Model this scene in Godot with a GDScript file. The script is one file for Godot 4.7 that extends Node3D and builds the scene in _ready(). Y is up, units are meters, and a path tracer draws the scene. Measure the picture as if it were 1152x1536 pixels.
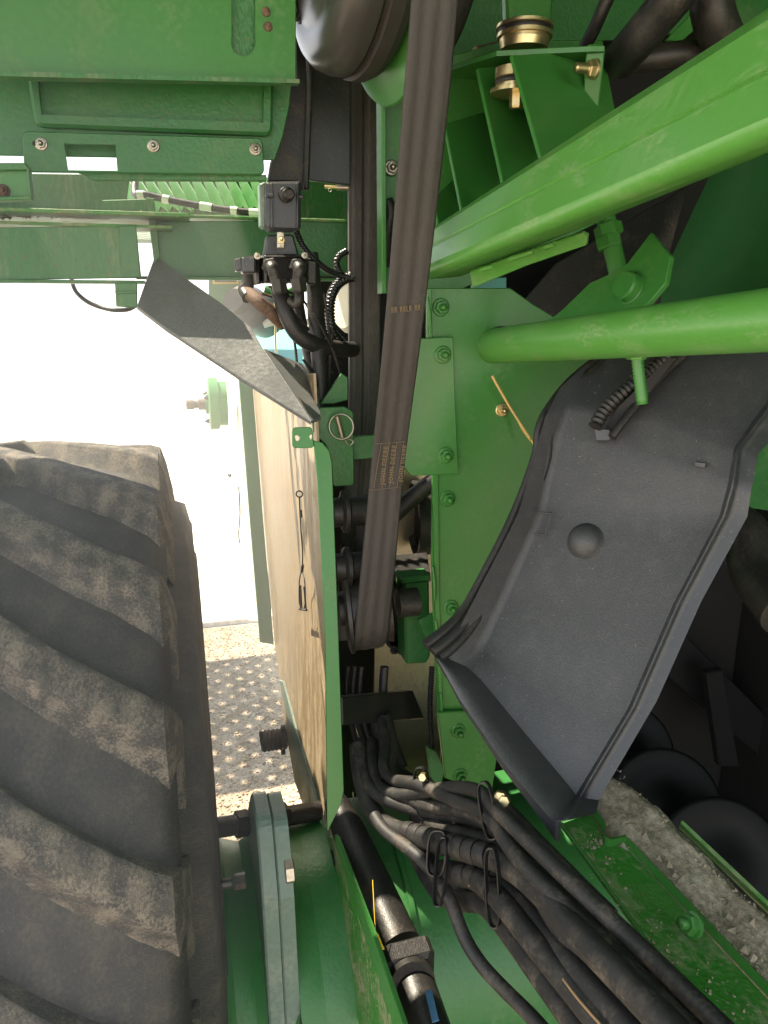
extends Node3D
# A close view along the side of a harvester: big drive tyre on the left, belts, shields and hoses on the right.
# World axes follow the machine: -Z is forward, +X is right, the camera is turned 15 degrees right and 15 degrees down.

const FOC := 1138.64
var cam_t: Transform3D
var M := {}
var names := {}
var bolt_mesh: ArrayMesh
var rng := RandomNumberGenerator.new()
var n_big: PackedByteArray
var n_fine: PackedByteArray
var n_cell: PackedByteArray
var n_warp: PackedByteArray
const TS := 512

class MB:
	var v := PackedVector3Array()
	var sg := PackedInt32Array()
	func tri(a: Vector3, b: Vector3, c: Vector3, out: Vector3, g := -1) -> void:
		if (c - a).cross(b - a).dot(out) < 0.0:
			v.append(a); v.append(c); v.append(b)
		else:
			v.append(a); v.append(b); v.append(c)
		sg.append(g)
	func quad(a: Vector3, b: Vector3, c: Vector3, d: Vector3, out: Vector3, g := -1) -> void:
		tri(a, b, c, out, g)
		tri(a, c, d, out, g)
	func mesh(base: Vector3) -> ArrayMesh:
		var st := SurfaceTool.new()
		st.begin(Mesh.PRIMITIVE_TRIANGLES)
		for i in sg.size():
			st.set_smooth_group(sg[i])
			for k in 3:
				st.add_vertex(v[i * 3 + k] - base)
		st.generate_normals()
		return st.commit()
	func base() -> Vector3:
		var lo := v[0]
		var hi := v[0]
		for p in v:
			lo = lo.min(p); hi = hi.max(p)
		return Vector3((lo.x + hi.x) / 2, lo.y, (lo.z + hi.z) / 2)

# ---------- places ----------
func ray(px: float, py: float) -> Vector3:
	return cam_t.basis * Vector3((px - 576) / FOC, (768 - py) / FOC, -1)
func D(px: float, py: float, d: float) -> Vector3:
	return cam_t.origin + ray(px, py) * d
func onp(pl: Plane, p: Vector2) -> Vector3:
	var r := ray(p.x, p.y)
	return cam_t.origin + r * ((pl.d - pl.normal.dot(cam_t.origin)) / pl.normal.dot(r))
func pz(f: float) -> Plane:
	return Plane(Vector3(0, 0, 1), -f)
func pX(a: float) -> Plane:
	return Plane(Vector3(1, 0, 0), a)
func p3(a: Vector3, b: Vector3, c: Vector3) -> Plane:
	return Plane(a, b, c)
func L(a: Array) -> PackedVector2Array:   # flat list x, y, x, y
	var r := PackedVector2Array()
	for i in range(0, a.size(), 2):
		r.append(Vector2(a[i], a[i + 1]))
	return r
func T(a: Array) -> PackedVector3Array:   # flat list x, y, depth ...
	var r := PackedVector3Array()
	for i in range(0, a.size(), 3):
		r.append(D(a[i], a[i + 1], a[i + 2]))
	return r

# ---------- shapes ----------
func rounded(p: PackedVector2Array, rad: float) -> PackedVector2Array:
	var r := PackedVector2Array()
	var n := p.size()
	for i in n:
		var a := p[(i + n - 1) % n]
		var b := p[i]
		var c := p[(i + 1) % n]
		var d1 := (a - b)
		var d2 := (c - b)
		var k := minf(rad, 0.45 * minf(d1.length(), d2.length()))
		if absf(d1.angle_to(d2)) > 2.7:
			r.append(b)
			continue
		var s := b + d1.normalized() * k
		var e := b + d2.normalized() * k
		for j in 5:
			var t := j / 4.0
			r.append(s.lerp(b, t).lerp(b.lerp(e, t), t))
	return r
func inset(p: PackedVector2Array, d: float) -> PackedVector2Array:   # counter-clockwise ring, inwards
	var r := PackedVector2Array()
	var n := p.size()
	for i in n:
		var e1 := (p[i] - p[(i + n - 1) % n]).normalized()
		var e2 := (p[(i + 1) % n] - p[i]).normalized()
		var n1 := Vector2(-e1.y, e1.x)
		var n2 := Vector2(-e2.y, e2.x)
		r.append(p[i] + (n1 + n2) * d / maxf(0.35, 1.0 + n1.dot(n2)))
	return r
func ccw(p: PackedVector2Array) -> PackedVector2Array:
	var r := p.duplicate()
	var a := 0.0
	for i in r.size():
		a += r[i].cross(r[(i + 1) % r.size()])
	if a < 0:
		r.reverse()
	return r
func split_holes(poly: PackedVector2Array, holes: Array) -> Array:
	var pieces: Array = [poly]
	for h: PackedVector2Array in holes:
		var c := Vector2.ZERO
		for q in h:
			c += q / h.size()
		var B := 50.0
		var halves := [PackedVector2Array([Vector2(-B, -B), Vector2(c.x, -B), Vector2(c.x, B), Vector2(-B, B)]), PackedVector2Array([Vector2(c.x, -B), Vector2(B, -B), Vector2(B, B), Vector2(c.x, B)])]
		var next: Array = []
		for p in pieces:
			for hf in halves:
				for q in Geometry2D.intersect_polygons(p, hf):
					for w in Geometry2D.clip_polygons(q, h):
						next.append(w)
		pieces = next
	return pieces
func slab(m: MB, pts: PackedVector3Array, n: Vector3, th: float, bev := 0.0012, rad := 0.0, holes: Array = []) -> void:
	# a flat piece: outline on its front face, n = front normal, thickness behind it
	n = n.normalized()
	var o := pts[0]
	var ux := (pts[1] - pts[0]).normalized()
	ux = (ux - n * ux.dot(n)).normalized()
	var uy := n.cross(ux)
	var to2 := func(q: Vector3) -> Vector2: return Vector2((q - o).dot(ux), (q - o).dot(uy))
	var to3 := func(q: Vector2, h: float) -> Vector3: return o + ux * q.x + uy * q.y + n * h
	var p := PackedVector2Array()
	for q in pts:
		p.append(to2.call(q))
	p = ccw(p)
	if rad > 0:
		p = rounded(p, rad)
	var inn := inset(p, bev)
	var hs: Array = []
	for h in holes:
		var hp := PackedVector2Array()
		for q in h:
			hp.append(to2.call(q))
		hs.append(ccw(hp))
	for level in 2:
		var ring := inn if level == 0 else p
		var hh := 0.0 if level == 0 else -th
		for piece in split_holes(ring, hs):
			var ids := Geometry2D.triangulate_polygon(piece)
			for i in range(0, ids.size(), 3):
				m.tri(to3.call(piece[ids[i]], hh), to3.call(piece[ids[i + 1]], hh), to3.call(piece[ids[i + 2]], hh), n if level == 0 else -n)
	var k := p.size()
	for i in k:
		var j := (i + 1) % k
		var e := p[j] - p[i]
		var out: Vector3 = ux * e.y - uy * e.x
		m.quad(to3.call(inn[i], 0), to3.call(inn[j], 0), to3.call(p[j], -bev), to3.call(p[i], -bev), out + n)
		m.quad(to3.call(p[i], -bev), to3.call(p[j], -bev), to3.call(p[j], -th), to3.call(p[i], -th), out)
	for h: PackedVector2Array in hs:
		for i in h.size():
			var j := (i + 1) % h.size()
			var e := h[j] - h[i]
			m.quad(to3.call(h[i], 0), to3.call(h[j], 0), to3.call(h[j], -th), to3.call(h[i], -th), -(ux * e.y - uy * e.x))
func plate(m: MB, poly: PackedVector2Array, pl: Plane, th: float, bev := 0.0012, rad := 0.0, holes: Array = []) -> void:
	var pts := PackedVector3Array()
	for q in poly:
		pts.append(onp(pl, q))
	var n := pl.normal
	if n.dot(cam_t.origin - pts[0]) < 0:
		n = -n
	var hs: Array = []
	for h in holes:
		var hp := PackedVector3Array()
		for q in h:
			hp.append(onp(pl, q))
		hs.append(hp)
	slab(m, pts, n, th, bev, rad, hs)
func ring_px(cx: float, cy: float, rx: float, ry: float, k := 16) -> PackedVector2Array:
	var r := PackedVector2Array()
	for i in k:
		r.append(Vector2(cx + rx * cos(TAU * i / k), cy + ry * sin(TAU * i / k)))
	return r
func loft(m: MB, secs: Array, g := -1, caps := true, gs: Array = []) -> void:   # closed rings of equal count
	var n: int = secs[0].size()
	var nw := Vector3.ZERO
	var c0 := Vector3.ZERO
	var c1 := Vector3.ZERO
	for i in n:
		nw += (secs[0][i] as Vector3).cross(secs[0][(i + 1) % n])
		c0 += secs[0][i] / n
		c1 += secs[1][i] / n
	nw = Vector3.ZERO
	for i in n:
		nw += (secs[0][i] - c0).cross(secs[0][(i + 1) % n] - c0)
	var s := signf(nw.dot(c1 - c0))
	for k in secs.size() - 1:
		for i in n:
			var j := (i + 1) % n
			var a: Vector3 = secs[k][i]
			var b: Vector3 = secs[k][j]
			var c: Vector3 = secs[k + 1][j]
			var d: Vector3 = secs[k + 1][i]
			m.quad(a, b, c, d, (b - a + c - d).cross(d - a + c - b) * s, gs[i] if gs else g)
	if caps:
		for e in 2:
			var ring: PackedVector3Array = secs[0] if e == 0 else secs[secs.size() - 1]
			var other: PackedVector3Array = secs[1] if e == 0 else secs[secs.size() - 2]
			var cc := Vector3.ZERO
			for q in ring:
				cc += q / n
			var out := (ring[0] - other[0])
			for i in n:
				m.tri(cc, ring[i], ring[(i + 1) % n], out)
func cbox(m: MB, x: Transform3D, size: Vector3, b := 0.002) -> void:   # box with chamfered edges, centred
	var h := size / 2
	var secs: Array = []
	for q in [[-h.z, b], [-h.z + b, 0.0], [h.z - b, 0.0], [h.z, b]]:
		var hx: float = h.x - q[1]
		var hy: float = h.y - q[1]
		var r := PackedVector3Array()
		for c in [[-hx + b, -hy], [hx - b, -hy], [hx, -hy + b], [hx, hy - b], [hx - b, hy], [-hx + b, hy], [-hx, hy - b], [-hx, -hy + b]]:
			r.append(x * Vector3(c[0], c[1], q[0]))
		secs.append(r)
	loft(m, secs)
func facing(at: Vector3, n: Vector3, up := Vector3.UP) -> Transform3D:   # local +Z along n
	n = n.normalized()
	if absf(n.dot(up)) > 0.98:
		up = Vector3(1, 0, 0)
	var x := up.cross(n).normalized()
	return Transform3D(Basis(x, n.cross(x), n), at)
func smooth_path(p: PackedVector3Array, sub: int) -> PackedVector3Array:
	var r := PackedVector3Array()
	for i in p.size() - 1:
		var a := p[maxi(i - 1, 0)]
		var d := p[mini(i + 2, p.size() - 1)]
		for k in sub:
			r.append(p[i].cubic_interpolate(p[i + 1], a, d, float(k) / sub))
	r.append(p[p.size() - 1])
	return r
func tube(m: MB, pts: PackedVector3Array, rad: Variant, sides := 12, sub := 6, ridge := 0.0, pitch := 0.006) -> void:
	var p := smooth_path(pts, sub) if sub > 1 else pts
	if ridge > 0:   # resample finely for corrugated hose
		var cv := Curve3D.new()
		for q in p:
			cv.add_point(q)
		var len := cv.get_baked_length()
		var k := int(len / pitch * 4)
		p = PackedVector3Array()
		for i in k + 1:
			p.append(cv.sample_baked(len * i / k))
	var secs: Array = []
	var up := Vector3.ZERO
	for i in p.size():
		var t := (p[mini(i + 1, p.size() - 1)] - p[maxi(i - 1, 0)]).normalized()
		if up == Vector3.ZERO:
			up = Vector3.UP if absf(t.y) < 0.9 else Vector3.RIGHT
		up = (up - t * up.dot(t)).normalized()
		var w := t.cross(up)
		var r: float
		if rad is Array:
			var f: float = float(i) / (p.size() - 1) * (rad.size() - 1)
			var k := mini(int(f), rad.size() - 2)
			r = lerpf(rad[k], rad[k + 1], f - k)
		else:
			r = rad
		if ridge > 0:
			r += ridge * (1.0 if i % 4 < 2 else -1.0)
		var ring := PackedVector3Array()
		for s in sides:
			ring.append(p[i] + (up * cos(TAU * s / sides) + w * sin(TAU * s / sides)) * r)
		secs.append(ring)
	loft(m, secs, 1)
func lathe(m: MB, o: Vector3, axis: Vector3, prof: PackedVector2Array, seg := 32, smooth := false) -> void:   # prof: radius, height
	var x := facing(o, axis)
	for i in prof.size() - 1:
		var a := prof[i]
		var b := prof[i + 1]
		var e := b - a
		for s in seg:
			var t0 := TAU * s / seg
			var t1 := TAU * (s + 1) / seg
			var out := x.basis * Vector3(e.y * cos((t0 + t1) / 2), e.y * sin((t0 + t1) / 2), -e.x)
			var q := [x * Vector3(a.x * cos(t0), a.x * sin(t0), a.y), x * Vector3(a.x * cos(t1), a.x * sin(t1), a.y), x * Vector3(b.x * cos(t1), b.x * sin(t1), b.y), x * Vector3(b.x * cos(t0), b.x * sin(t0), b.y)]
			var g := 1 if smooth else i + 1
			if a.x > 1e-6:
				m.tri(q[0], q[1], q[2], out, g)
			if b.x > 1e-6:
				m.tri(q[0], q[2], q[3], out, g)
func hexa(m: MB, o: Vector3, axis: Vector3, r: float, h: float, turn := 0.0) -> void:
	var x := facing(o, axis)
	var secs: Array = []
	for q in [[0.0, 1.0], [h * 0.85, 1.0], [h, 0.86]]:
		var ring := PackedVector3Array()
		for s in 6:
			ring.append(x * Vector3(r * q[1] * cos(TAU * s / 6 + turn), r * q[1] * sin(TAU * s / 6 + turn), q[0]))
		secs.append(ring)
	loft(m, secs)
func thread(m: MB, o: Vector3, axis: Vector3, r: float, h: float, pitch := 0.0018) -> void:
	var prof := PackedVector2Array()
	var k := int(h / pitch)
	for i in k:
		prof.append(Vector2(r, i * pitch))
		prof.append(Vector2(r * 0.86, (i + 0.5) * pitch))
	prof.append(Vector2(r * 0.9, h))
	prof.append(Vector2(0, h))
	lathe(m, o, axis, prof, 14, true)
func grid(m: MB, rows: Array, out: Vector3, th := 0.0, g := 1) -> void:   # open sheet; th > 0 gives it thickness away from out
	var nr := rows.size()
	var nc: int = rows[0].size()
	for i in nr - 1:
		for j in nc - 1:
			m.quad(rows[i][j], rows[i][j + 1], rows[i + 1][j + 1], rows[i + 1][j], out, g)
	if th > 0:
		var b := -out.normalized() * th
		for i in nr - 1:
			for j in nc - 1:
				m.quad(rows[i][j] + b, rows[i][j + 1] + b, rows[i + 1][j + 1] + b, rows[i + 1][j] + b, -out, g + 1)
		for i in nr - 1:
			for j: int in [0, nc - 1]:
				var side: Vector3 = rows[i][j] - rows[i][1 if j == 0 else nc - 2]
				m.quad(rows[i][j], rows[i + 1][j], rows[i + 1][j] + b, rows[i][j] + b, side)
		for j in nc - 1:
			for i: int in [0, nr - 1]:
				var side: Vector3 = rows[i][j] - rows[1 if i == 0 else nr - 2][j]
				m.quad(rows[i][j], rows[i][j + 1], rows[i][j + 1] + b, rows[i][j] + b, side)

# ---------- nodes ----------
func numbered(called: String, parent: Node) -> String:
	var key := str(parent.get_instance_id()) + called
	var n: int = names.get(key, 0)
	names[key] = n + 1
	return called if n == 0 else "%s_%03d" % [called, n]
func where(n: Node) -> Vector3:
	var p := Vector3.ZERO
	while n != self and n is Node3D:
		p += (n as Node3D).position
		n = n.get_parent()
	return p
func thing(called: String, label: String, category: String, at: Vector3, group := "") -> Node3D:
	var o := Node3D.new()
	o.name = numbered(called, self)
	add_child(o)
	o.position = at
	tag(o, label, category, group)
	return o
func tag(o: Node, label: String, category: String, group := "") -> void:
	o.set_meta("label", label)
	o.set_meta("category", category)
	if group:
		o.set_meta("group", group)
func obj(called: String, m: MB, mat: Material, parent: Node = self) -> MeshInstance3D:
	var o := MeshInstance3D.new()
	var b := m.base()
	o.mesh = m.mesh(b)
	o.mesh.surface_set_material(0, mat)
	o.name = numbered(called, parent)
	parent.add_child(o)
	o.position = b - where(parent)
	return o
func single(called: String, m: MB, mat: Material, label: String, category: String, group := "") -> MeshInstance3D:
	var o := obj(called, m, mat)
	tag(o, label, category, group)
	return o
func struct(called: String, m: MB, mat: Material) -> MeshInstance3D:
	var o := obj(called, m, mat)
	o.set_meta("kind", "structure")
	return o
func part_plate(called: String, a: Array, pl: Plane, th: float, mat: Material, parent: Node, bev := 0.0012, rad := 0.0, holes: Array = []) -> MeshInstance3D:
	var m := MB.new()
	plate(m, L(a), pl, th, bev, rad, holes)
	return obj(called, m, mat, parent)
func part_tube(called: String, a: Array, rad: Variant, mat: Material, parent: Node, sides := 12, ridge := 0.0, pitch := 0.006) -> MeshInstance3D:
	var m := MB.new()
	tube(m, T(a), rad, sides, 8, ridge, pitch)
	return obj(called, m, mat, parent)
func make_bolt() -> void:   # unit: flange radius 1
	var m := MB.new()
	lathe(m, Vector3.ZERO, Vector3(0, 0, 1), PackedVector2Array([Vector2(1, 0), Vector2(1, 0.12), Vector2(0.86, 0.24), Vector2(0.6, 0.26), Vector2(0, 0.26)]), 24)
	hexa(m, Vector3(0, 0, 0.24), Vector3(0, 0, 1), 0.74, 0.55, 0.3)
	thread(m, Vector3(0, 0, 0.78), Vector3(0, 0, 1), 0.4, 0.55, 0.13)
	bolt_mesh = m.mesh(Vector3.ZERO)
func bolt(at: Vector3, n: Vector3, r: float, mat: Material, parent: Node, called := "bolt") -> MeshInstance3D:
	var o := MeshInstance3D.new()
	o.mesh = bolt_mesh
	o.material_override = mat
	o.name = numbered(called, parent)
	parent.add_child(o)
	var x := facing(at - where(parent), n)
	x.basis = x.basis.rotated(n.normalized(), rng.randf() * TAU) * Basis.from_scale(Vector3(r, r, r))
	o.transform = x
	return o
func bolt_on(px: float, py: float, pl: Plane, r: float, mat: Material, parent: Node) -> MeshInstance3D:
	var at := onp(pl, Vector2(px, py))
	var n := pl.normal if pl.normal.dot(cam_t.origin - at) > 0 else -pl.normal
	return bolt(at - n * 0.0005, n, r, mat, parent)

# ---------- materials ----------
func noise_bytes(kind: int, freq: float, oct: int, seed_: int) -> PackedByteArray:
	var n := FastNoiseLite.new()
	n.noise_type = kind
	n.frequency = freq
	n.fractal_octaves = oct
	n.seed = seed_
	var im := n.get_seamless_image(TS, TS, false, false, 0.12, true)
	im.convert(Image.FORMAT_L8)
	return im.get_data()
func mat(called: String, base: Color, dust: Color, amount: float, lo: float, hi: float, rough: float, scale: Vector3, metal := 0.0, bump := 0.0, shift := 0, chips := 0.0, mottle := 0.18, chip_color := Color(0.5, 0.5, 0.46)) -> StandardMaterial3D:
	# colours are linear; a paint film with settled dust, fine mottling and small chips
	var data := PackedByteArray()
	data.resize(TS * TS * 3)
	var rd := PackedByteArray()
	rd.resize(TS * TS)
	var k1 := (shift * 7919) % (TS * TS)
	var k2 := (shift * 104729 + 31) % (TS * TS)
	var nn := TS * TS
	for i in nn:
		var a := n_big[(i + k1) % nn] / 255.0
		var f := n_fine[(i + k2) % nn] / 255.0
		var d := clampf((a * 0.68 + f * 0.32 - lo) / (hi - lo), 0, 1) * amount
		var s := 1.0 + mottle * (f - 0.5) * 2.0
		var c := base * s
		c = c.lerp(dust * (0.75 + 0.5 * f), d)
		var ro := lerpf(rough, 0.92, d)
		if chips > 0 and n_cell[(i + k2) % nn] < int(chips * 255) and n_warp[(i + k1) % nn] > 132:
			c = c.lerp(chip_color, 0.75)
			ro = 0.8
		c = c.linear_to_srgb()
		data[i * 3] = clampi(int(c.r * 255), 0, 255)
		data[i * 3 + 1] = clampi(int(c.g * 255), 0, 255)
		data[i * 3 + 2] = clampi(int(c.b * 255), 0, 255)
		rd[i] = clampi(int((ro + 0.12 * (f - 0.5)) * 255), 10, 255)
	var m := StandardMaterial3D.new()
	m.resource_name = called
	m.albedo_texture = ImageTexture.create_from_image(Image.create_from_data(TS, TS, false, Image.FORMAT_RGB8, data))
	m.roughness_texture = ImageTexture.create_from_image(Image.create_from_data(TS, TS, false, Image.FORMAT_L8, rd))
	m.metallic = metal
	m.uv1_triplanar = true
	m.uv1_world_triplanar = true
	m.uv1_scale = scale
	m.uv1_offset = Vector3(0.13, 0.29, 0.41) * shift
	if bump > 0:
		m.normal_enabled = true
		m.normal_texture = M.bump
		m.normal_scale = bump
	M[called] = m
	return m
func plain(called: String, c: Color, rough: float, metal := 0.0) -> StandardMaterial3D:
	var m := StandardMaterial3D.new()
	m.resource_name = called
	m.albedo_color = c.linear_to_srgb()
	m.roughness = rough
	m.metallic = metal
	M[called] = m
	return m
func make_materials() -> void:
	n_big = noise_bytes(FastNoiseLite.TYPE_SIMPLEX_SMOOTH, 0.008, 6, 3)
	n_fine = noise_bytes(FastNoiseLite.TYPE_SIMPLEX, 0.06, 4, 5)
	n_warp = noise_bytes(FastNoiseLite.TYPE_SIMPLEX_SMOOTH, 0.02, 3, 9)
	n_cell = noise_bytes(FastNoiseLite.TYPE_CELLULAR, 0.07, 1, 11)
	var n_grain := noise_bytes(FastNoiseLite.TYPE_SIMPLEX, 0.16, 3, 21)
	var im := Image.create_from_data(TS, TS, false, Image.FORMAT_L8, n_grain)
	im.convert(Image.FORMAT_RGBA8)
	im.bump_map_to_normal_map(5.0)
	M.bump = ImageTexture.create_from_image(im)
	var dust := Color(0.32, 0.27, 0.19)
	var one := Vector3.ONE
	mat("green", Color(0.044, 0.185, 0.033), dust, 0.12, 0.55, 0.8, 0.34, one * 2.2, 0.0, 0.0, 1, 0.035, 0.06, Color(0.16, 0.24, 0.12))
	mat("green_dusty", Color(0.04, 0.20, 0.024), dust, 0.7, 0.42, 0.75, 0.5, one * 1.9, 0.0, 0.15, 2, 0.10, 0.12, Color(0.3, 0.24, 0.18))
	mat("green_old_shade", Color(0.030, 0.145, 0.036), dust, 0.10, 0.52, 0.85, 0.42, one * 1.4, 0.0, 0.05, 3, 0.06, 0.06, Color(0.16, 0.1, 0.06))  # older darker green, also puts shade into the walls at right
	mat("green_worn", Color(0.04, 0.165, 0.045), Color(0.26, 0.25, 0.18), 0.45, 0.48, 0.8, 0.45, Vector3(3.2, 0.8, 3.2), 0.0, 0.1, 4, 0.10, 0.1, Color(0.18, 0.11, 0.07))
	mat("tan", Color(0.31, 0.225, 0.13), Color(0.47, 0.37, 0.24), 0.7, 0.4, 0.7, 0.42, Vector3(6.0, 0.9, 4.6), 0.1, 0.08, 5, 0.04, 0.12, Color(0.16, 0.12, 0.08))
	mat("plastic", Color(0.047, 0.048, 0.051), Color(0.15, 0.145, 0.14), 0.22, 0.5, 0.85, 0.46, one * 8.0, 0.0, 0.3, 6, 0.05, 0.3, Color(0.3, 0.29, 0.26))
	mat("plastic_rim", Color(0.036, 0.038, 0.041), Color(0.12, 0.12, 0.11), 0.25, 0.52, 0.85, 0.36, one * 3.0, 0.0, 0.0, 7, 0.04, 0.12)
	mat("rubber", Color(0.017, 0.016, 0.015), Color(0.17, 0.14, 0.10), 0.3, 0.54, 0.9, 0.5, one * 3.4, 0.0, 0.12, 8, 0.05, 0.2, Color(0.2, 0.16, 0.12))
	mat("belt", Color(0.036, 0.031, 0.028), Color(0.09, 0.078, 0.066), 0.35, 0.48, 0.85, 0.6, Vector3(5.0, 1.5, 5.0), 0.0, 0.12, 9, 0.035, 0.18, Color(0.25, 0.2, 0.16))
	mat("tyre", Color(0.042, 0.039, 0.036), Color(0.14, 0.12, 0.092), 0.7, 0.44, 0.78, 0.7, one * 4.0, 0.0, 0.35, 10, 0.10, 0.3, Color(0.16, 0.13, 0.1))
	mat("tyre_dirt", Color(0.052, 0.048, 0.043), Color(0.25, 0.21, 0.155), 0.8, 0.45, 0.66, 0.8, one * 5.0, 0.0, 0.6, 11, 0.16, 0.45, Color(0.26, 0.22, 0.16))
	mat("steel", Color(0.42, 0.38, 0.31), Color(0.25, 0.19, 0.12), 0.5, 0.5, 0.8, 0.35, one * 6.0, 0.9, 0.0, 12, 0.0, 0.15)
	mat("gold_plate", Color(0.62, 0.5, 0.26), Color(0.3, 0.22, 0.12), 0.3, 0.55, 0.85, 0.32, one * 6.0, 0.9, 0.0, 13, 0.0, 0.1)
	mat("galv", Color(0.46, 0.39, 0.28), Color(0.2, 0.16, 0.1), 0.3, 0.52, 0.85, 0.36, Vector3(5, 1.2, 5), 0.7, 0.05, 14, 0.07, 0.1, Color(0.06, 0.05, 0.04))
	mat("dark_metal", Color(0.03, 0.028, 0.026), Color(0.14, 0.11, 0.08), 0.3, 0.5, 0.85, 0.42, one * 3.5, 0.3, 0.1, 15, 0.06, 0.2, Color(0.2, 0.16, 0.12))
	mat("rust", Color(0.10, 0.06, 0.04), Color(0.25, 0.17, 0.11), 0.7, 0.4, 0.7, 0.75, one * 5.0, 0.1, 0.4, 16, 0.1, 0.35, Color(0.06, 0.04, 0.03))
	mat("dirt", Color(0.23, 0.185, 0.135), Color(0.42, 0.36, 0.27), 0.85, 0.36, 0.68, 0.95, one * 3.0, 0.0, 0.3, 17, 0.06, 0.25, Color(0.1, 0.08, 0.06))
	mat("gravel", Color(0.38, 0.30, 0.205), Color(0.52, 0.43, 0.32), 0.8, 0.35, 0.65, 0.95, one * 1.6, 0.0, 1.2, 18, 0.12, 0.4, Color(0.16, 0.12, 0.08))
	mat("concrete", Color(0.60, 0.57, 0.52), Color(0.66, 0.63, 0.58), 0.7, 0.35, 0.65, 0.9, one * 0.5, 0.0, 0.1, 19, 0.0, 0.06)
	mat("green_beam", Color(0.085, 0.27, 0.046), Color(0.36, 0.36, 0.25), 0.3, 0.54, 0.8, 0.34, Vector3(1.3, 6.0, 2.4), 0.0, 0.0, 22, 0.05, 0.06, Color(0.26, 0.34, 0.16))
	mat("green_lit", Color(0.05, 0.215, 0.038), Color(0.3, 0.27, 0.18), 0.25, 0.53, 0.82, 0.38, one * 1.6, 0.0, 0.0, 23, 0.06, 0.07, Color(0.2, 0.14, 0.1))  # brighter copy of the green, sunlight put into the base colour
	mat("belt_dusty_lightened", Color(0.075, 0.064, 0.056), Color(0.15, 0.13, 0.11), 0.4, 0.45, 0.8, 0.6, Vector3(6.0, 1.2, 6.0), 0.0, 0.12, 25, 0.04, 0.2, Color(0.25, 0.2, 0.16))  # dusty belt, base lightened to make up for the hood shade
	mat("hose", Color(0.02, 0.019, 0.018), Color(0.17, 0.135, 0.10), 0.5, 0.52, 0.8, 0.58, one * 4.5, 0.0, 0.1, 24, 0.05, 0.2, Color(0.28, 0.22, 0.16))
	mat("flap", Color(0.135, 0.138, 0.135), Color(0.22, 0.22, 0.21), 0.35, 0.5, 0.8, 0.34, Vector3(2.0, 7.0, 4.0), 0.0, 0.1, 20, 0.06, 0.2, Color(0.35, 0.34, 0.32))
	mat("bluegreen", Color(0.12, 0.18, 0.145), Color(0.3, 0.29, 0.24), 0.35, 0.46, 0.8, 0.42, one * 2.2, 0.0, 0.1, 21, 0.07, 0.1, Color(0.2, 0.18, 0.14))
	var stone := plain("stone", Color(0.42, 0.34, 0.25), 0.9)
	stone.vertex_color_use_as_albedo = true
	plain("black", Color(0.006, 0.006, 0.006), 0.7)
	plain("gloss_black", Color(0.01, 0.0105, 0.012), 0.34)
	var db := plain("disc_black", Color(0.005, 0.0055, 0.0065), 0.5)  # dark disc metal, lowered further for the shade of the hollow
	db.metallic_specular = 0.25
	plain("pale", Color(0.7, 0.66, 0.5), 0.5)
	plain("white", Color(0.75, 0.74, 0.7), 0.5)
	plain("straw", Color(0.62, 0.42, 0.14), 0.6)
	plain("yellow", Color(0.75, 0.5, 0.03), 0.5)
	plain("teal", Color(0.08, 0.36, 0.31), 0.4)
	plain("label_gold", Color(0.15, 0.108, 0.058), 0.6)
	plain("leaf_brown", Color(0.32, 0.2, 0.1), 0.8)
	plain("chaff", Color(0.26, 0.235, 0.19), 0.8)
	plain("drum", Color(0.045, 0.042, 0.038), 0.3)
	plain("blue", Color(0.05, 0.14, 0.25), 0.5)
	plain("chrome", Color(0.75, 0.74, 0.72), 0.18, 1.0)

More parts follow.
